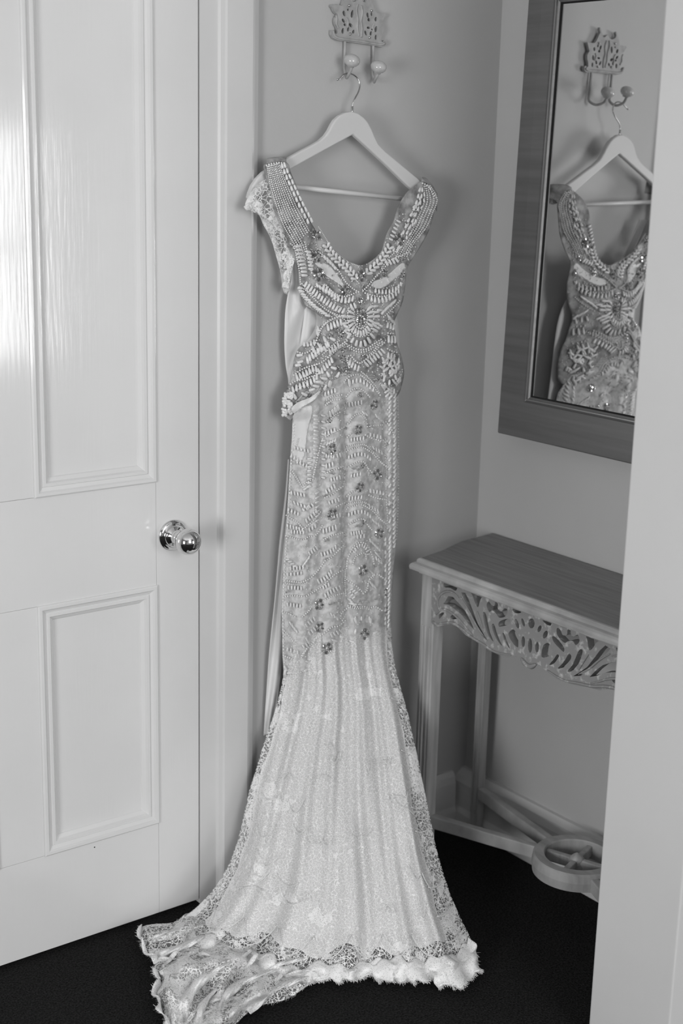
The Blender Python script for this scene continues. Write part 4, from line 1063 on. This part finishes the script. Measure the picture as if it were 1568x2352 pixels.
fan([(450,1290),(510,1235),(570,1170)], 11, s4, 65, False, 8, 4.6); fan([(440,970),(500,920)], 12, s4, 145, False, 9, 5)
fan([(480,1380),(560,1330)], 10, s4, 80, False, 8, 4.6)
for y in range(20, 1010, 44):
    bug(*s5((1288-(y*.02), y)), 112, 12, 5)
    if y % 3: bug(*s5((1240, y+18)), 100, 10, 4.6)
for k, (x, y, n_, a_, dx, dy) in enumerate(((330,560,5,80,34,8),(300,640,4,100,30,20),(360,700,5,95,30,14),(300,1010,5,80,32,6),(330,1110,5,70,34,12),(270,1180,4,90,32,14),(420,1180,4,60,30,-16),(660,520,4,110,26,-12),(650,640,4,90,24,4),(760,640,3,80,26,-6),(900,480,5,90,30,-4),(1090,430,4,90,34,8),(900,840,4,90,30,-6),(1120,560,4,70,28,16),(880,1070,5,95,30,-4),(1080,1140,4,70,28,18),(900,1420,5,80,26,-4),(1090,1490,5,60,22,22),(680,1110,4,75,30,-10),(700,880,4,80,28,-8),(260,1340,6,85,30,8),(300,1400,5,88,30,2),(700,1250,4,80,28,-6),(1150,240,4,60,22,20),(880,130,5,85,30,-6),(1120,1290,4,60,26,20))):
    for q in range(n_): bug(*s4((x+dx*q, y+dy*q)), a_, 10, 4.6)
for k, (x, y, n_, a_, dx, dy) in enumerate(((260,240,4,0,24,22),(290,330,5,90,32,-2),(420,300,4,120,18,-26),(480,180,4,60,24,-18),(270,520,5,88,32,2),(260,690,5,88,32,4),(290,880,4,60,20,26),(260,1140,4,90,34,10),(450,900,4,60,26,-22),(480,980,4,60,26,-22),(940,140,1,70,20,-4),(1060,330,4,60,22,20),(1150,180,4,50,18,22),(1150,230,3,70,24,18),(900,540,3,-30,24,16),(1090,470,3,60,20,20),(940,830,2,90,60,0),(1080,830,1,90,20,0),(700,1000,4,60,30,-14),(620,520,3,70,26,-14),(880,640,4,30,14,18))):
    for q in range(n_): bug(*s5((x+dx*q, y+dy*q)), a_, 10, 4.6)
pearl([(c_[0]+3, c_[1]) for c_ in [(interp(y, LE), y) for y in range(975, 1556, 12)]], 2.6, 7.5, None, .001)
for p, r in (((710,575),62), ((1130,125),60), ((970,380),56), ((1158,828),62), ((988,955),56), ((710,1225),66), ((1180,1420),60), ((682,285),34), ((1012,742),30), ((1030,1300),32), ((1072,345),22), ((845,365),18), ((990,30),32)): flower(p, r, s4)
for y0_, y1_ in ((40, 230), (770, 950), (1390, 1530)):
    for i in range(18): crystal((random.gauss(832, 9), random.uniform(y0_, y1_)), 2.3, s4)
for x0_, x1_, y_ in ((620,720,805), (620,700,1045), (900,1010,770), (920,1010,1340), (640,700,100), (1230,1260,520), (1255,1290,1150), (620,690,1470), (350,410,1360)):
    for i in range(9): crystal((random.uniform(x0_, x1_), random.gauss(y_, 10)), 2.1, s4)
# lower column, crop 5
pearl([(852,330),(860,250),(880,190),(910,130),(960,80),(1010,70),(1060,100),(1090,160),(1112,220),(1125,285)], 2.5, None, s5)
pearl([(915,290),(935,222),(980,190),(1035,178),(1050,245)], 2.2, None, s5)
for k in range(9):
    t = math.radians(200+150*k/8); bug(*s5((1000+72*math.cos(t), 205+105*math.sin(t))), math.degrees(math.atan2(105*math.sin(t), 72*math.cos(t))), 9, 4.6)
pearl([(235,450),(320,462),(400,466),(470,440),(520,400),(580,330),(640,250),(700,218),(770,150),(830,90)], 2.4, None, s5)
pearl([(240,478),(320,490),(400,488),(470,465)], 2.0, None, s5)
pearl([(240,610),(330,602),(420,612),(480,592),(560,540),(620,500),(700,420),(770,368),(830,345)], 2.4, None, s5)
fan([(600,190),(660,175),(720,140),(760,90)], 11, s5, 75, False, 7.6, 4.8); fan([(570,460),(620,440),(680,390),(700,350)], 12, s5, 68, False, 7.6, 5); fan([(640,600),(690,565),(740,540),(800,520)], 11, s5, 70, False, 7.6, 4.8)
pearl([(640,640),(700,608),(760,592),(845,572)], 2.2, None, s5)
pearl([(210,760),(280,785),(350,820)], 2.3, None, s5); pearl([(410,812),(470,760),(500,720)], 2.3, None, s5)
pearl([(400,1222),(460,1130),(510,1080),(560,1022),(650,962),(700,920),(780,902),(845,842)], 2.5, None, s5); pearl([(400,1200),(470,1110),(540,1030),(640,970)], 2.2, None, s5)
pearl([(790,830),(800,780),(840,740),(880,720)], 2.5, None, s5); pearl([(810,850),(850,780)], 2.2, None, s5)
pearl([(215,940),(270,1000),(330,1075)], 2.2, None, s5); pearl([(220,1200),(300,1232),(370,1268)], 2.3, None, s5)
pearl([(855,440),(920,490),(970,522),(1020,582)], 2.4, None, s5); pearl([(1020,582),(1060,540),(1070,460),(1120,398),(1160,388),(1210,420),(1262,462)], 2.4, None, s5); pearl([(1040,560),(1085,450),(1130,412),(1165,400)], 1.9, None, s5)
pearl([(868,702),(950,715),(1030,712),(1080,726),(1140,712),(1210,752)], 2.4, None, s5); pearl([(870,718),(950,730),(1030,728),(1080,740)], 2.1, None, s5)
pearl([(845,600),(835,500),(838,400),(835,340)], 2.2, None, s5)
fan([(880,575),(910,605),(930,640)], 10, s5, -35, False, 7.2, 4.6); fan([(890,680),(960,690),(1020,690)], 9, s5, 5, False, 11, 4.6)
fan([(1110,500),(1140,520)], 9, s5, 50, False, 7, 4.6); fan([(700,790),(750,820),(770,850)], 10, s5, 60, False, 8, 4.6)
fan([(260,390),(330,385),(400,375)], 9, s5, 88, False, 8, 4.6); fan([(420,1110),(470,1080),(440,1020)], 9, s5, 60, False, 8, 4.6)
for p, r in (((580,690),64), ((590,920),62), ((655,1130),68), ((1028,990),72), ((1015,348),66), ((1250,570),48), ((1250,745),34), ((1285,1010),28)): flower(p, r, s5)
for p in ((1138,305),(1245,470),(985,655),(1035,635),(1145,632),(1065,665),(690,685),(735,668),(795,650),(835,520),(255,565),(650,235),(505,540),(1295,1020)): crystal(p, 4.0, s5)
# leaf beads along the lower edge of the bead work
for x, y, a in ((240,1330,60),(235,1370,100),(280,1375,0),(350,1370,170),(450,1345,150),(470,1265,10),(520,1295,110),(575,1255,110),(500,1210,160),(555,1200,170),(730,1050,20),(785,1115,115),(850,1105,120),(830,1040,10),(905,1060,20),(940,960,100),(1140,970,150),(1145,1035,60),(1205,1025,60),(1210,975,150),(1255,990,80),(1090,850,90),(940,850,70)): bug(*s5((x, y)), a, 13, 6.4)
pearl([(225,1395),(320,1392),(430,1355),(530,1300),(590,1240)], 1.8, 5, s5)
# faint embroidery fill of small seed beads over the column and hips
rf = random.Random(11); fill = []
for i in range(900):
    y = rf.uniform(880, 1540); x = rf.uniform(interp(y, LE)+4, interp(y, RE)-4)
    if inside((x, y), col_out): fill.append((P(x, y, blend(x, y, .002)), rf.uniform(1.1, 1.9)*PXM))
for i in range(1500):
    y = rf.uniform(480, 900); x = rf.uniform(interp(y, LE)+4, interp(y, RE)-4)
    if inside((x, y), bod_out): fill.append((P(x, y, blend(x, y, .002)), rf.uniform(1.0, 2.2)*PXM))
# -- build the beads
def balls(name, lst, m, flat=1.):
    vs = []; fs = []
    for p, r in lst:
        j = len(vs); vs.extend(p+v*r for v in ICO[0]); fs.extend(tuple(k+j for k in f) for f in ICO[1])
    return mesh(name, vs, fs, m, None, True)
for lst in PEARLS: D(balls('pearl_string', lst, M['pearl']), True)
D(balls('seed_beads', fill, M['pearl']), True)
cr = balls('crystal_stones', CRY, M['crystal']); 
for p in cr.data.polygons: p.use_smooth = False
D(cr, True)
BUG.sort(key=lambda b: -b[3])
bme = bpy.data.meshes.new('long_bead'); bme.from_pydata(CAP[0], [], CAP[1]); bme.update(); bme.materials.append(M['bugle'])
for p in bme.polygons: p.use_smooth = True
inv = Matrix.Translation(dress.location).inverted(); rest_v = []; rest_f = []
for i, (a, b, r, _) in enumerate(BUG):
    d = (b-a); L_ = d.length/2; q = d.to_track_quat('Z', 'Y'); c = (a+b)/2
    if i < 300:
        o = bpy.data.objects.new('long_bead', bme); C.objects.link(o); o.parent = dress; o.matrix_parent_inverse = inv
        o.location = c; o.rotation_mode = 'QUATERNION'; o.rotation_quaternion = q; o.scale = (r, r, L_)
    else:
        mt = Matrix.Translation(c)@q.to_matrix().to_4x4()@Matrix.Diagonal((r, r, L_, 1)); j = len(rest_v)
        rest_v.extend(mt@v for v in CAP[0]); rest_f.extend(tuple(k+j for k in f) for f in CAP[1])
D(mesh('small_long_beads', rest_v, rest_f, M['bugle'], None, True), True)
print('beads', sum(map(len, PEARLS)), len(BUG), len(CRY))
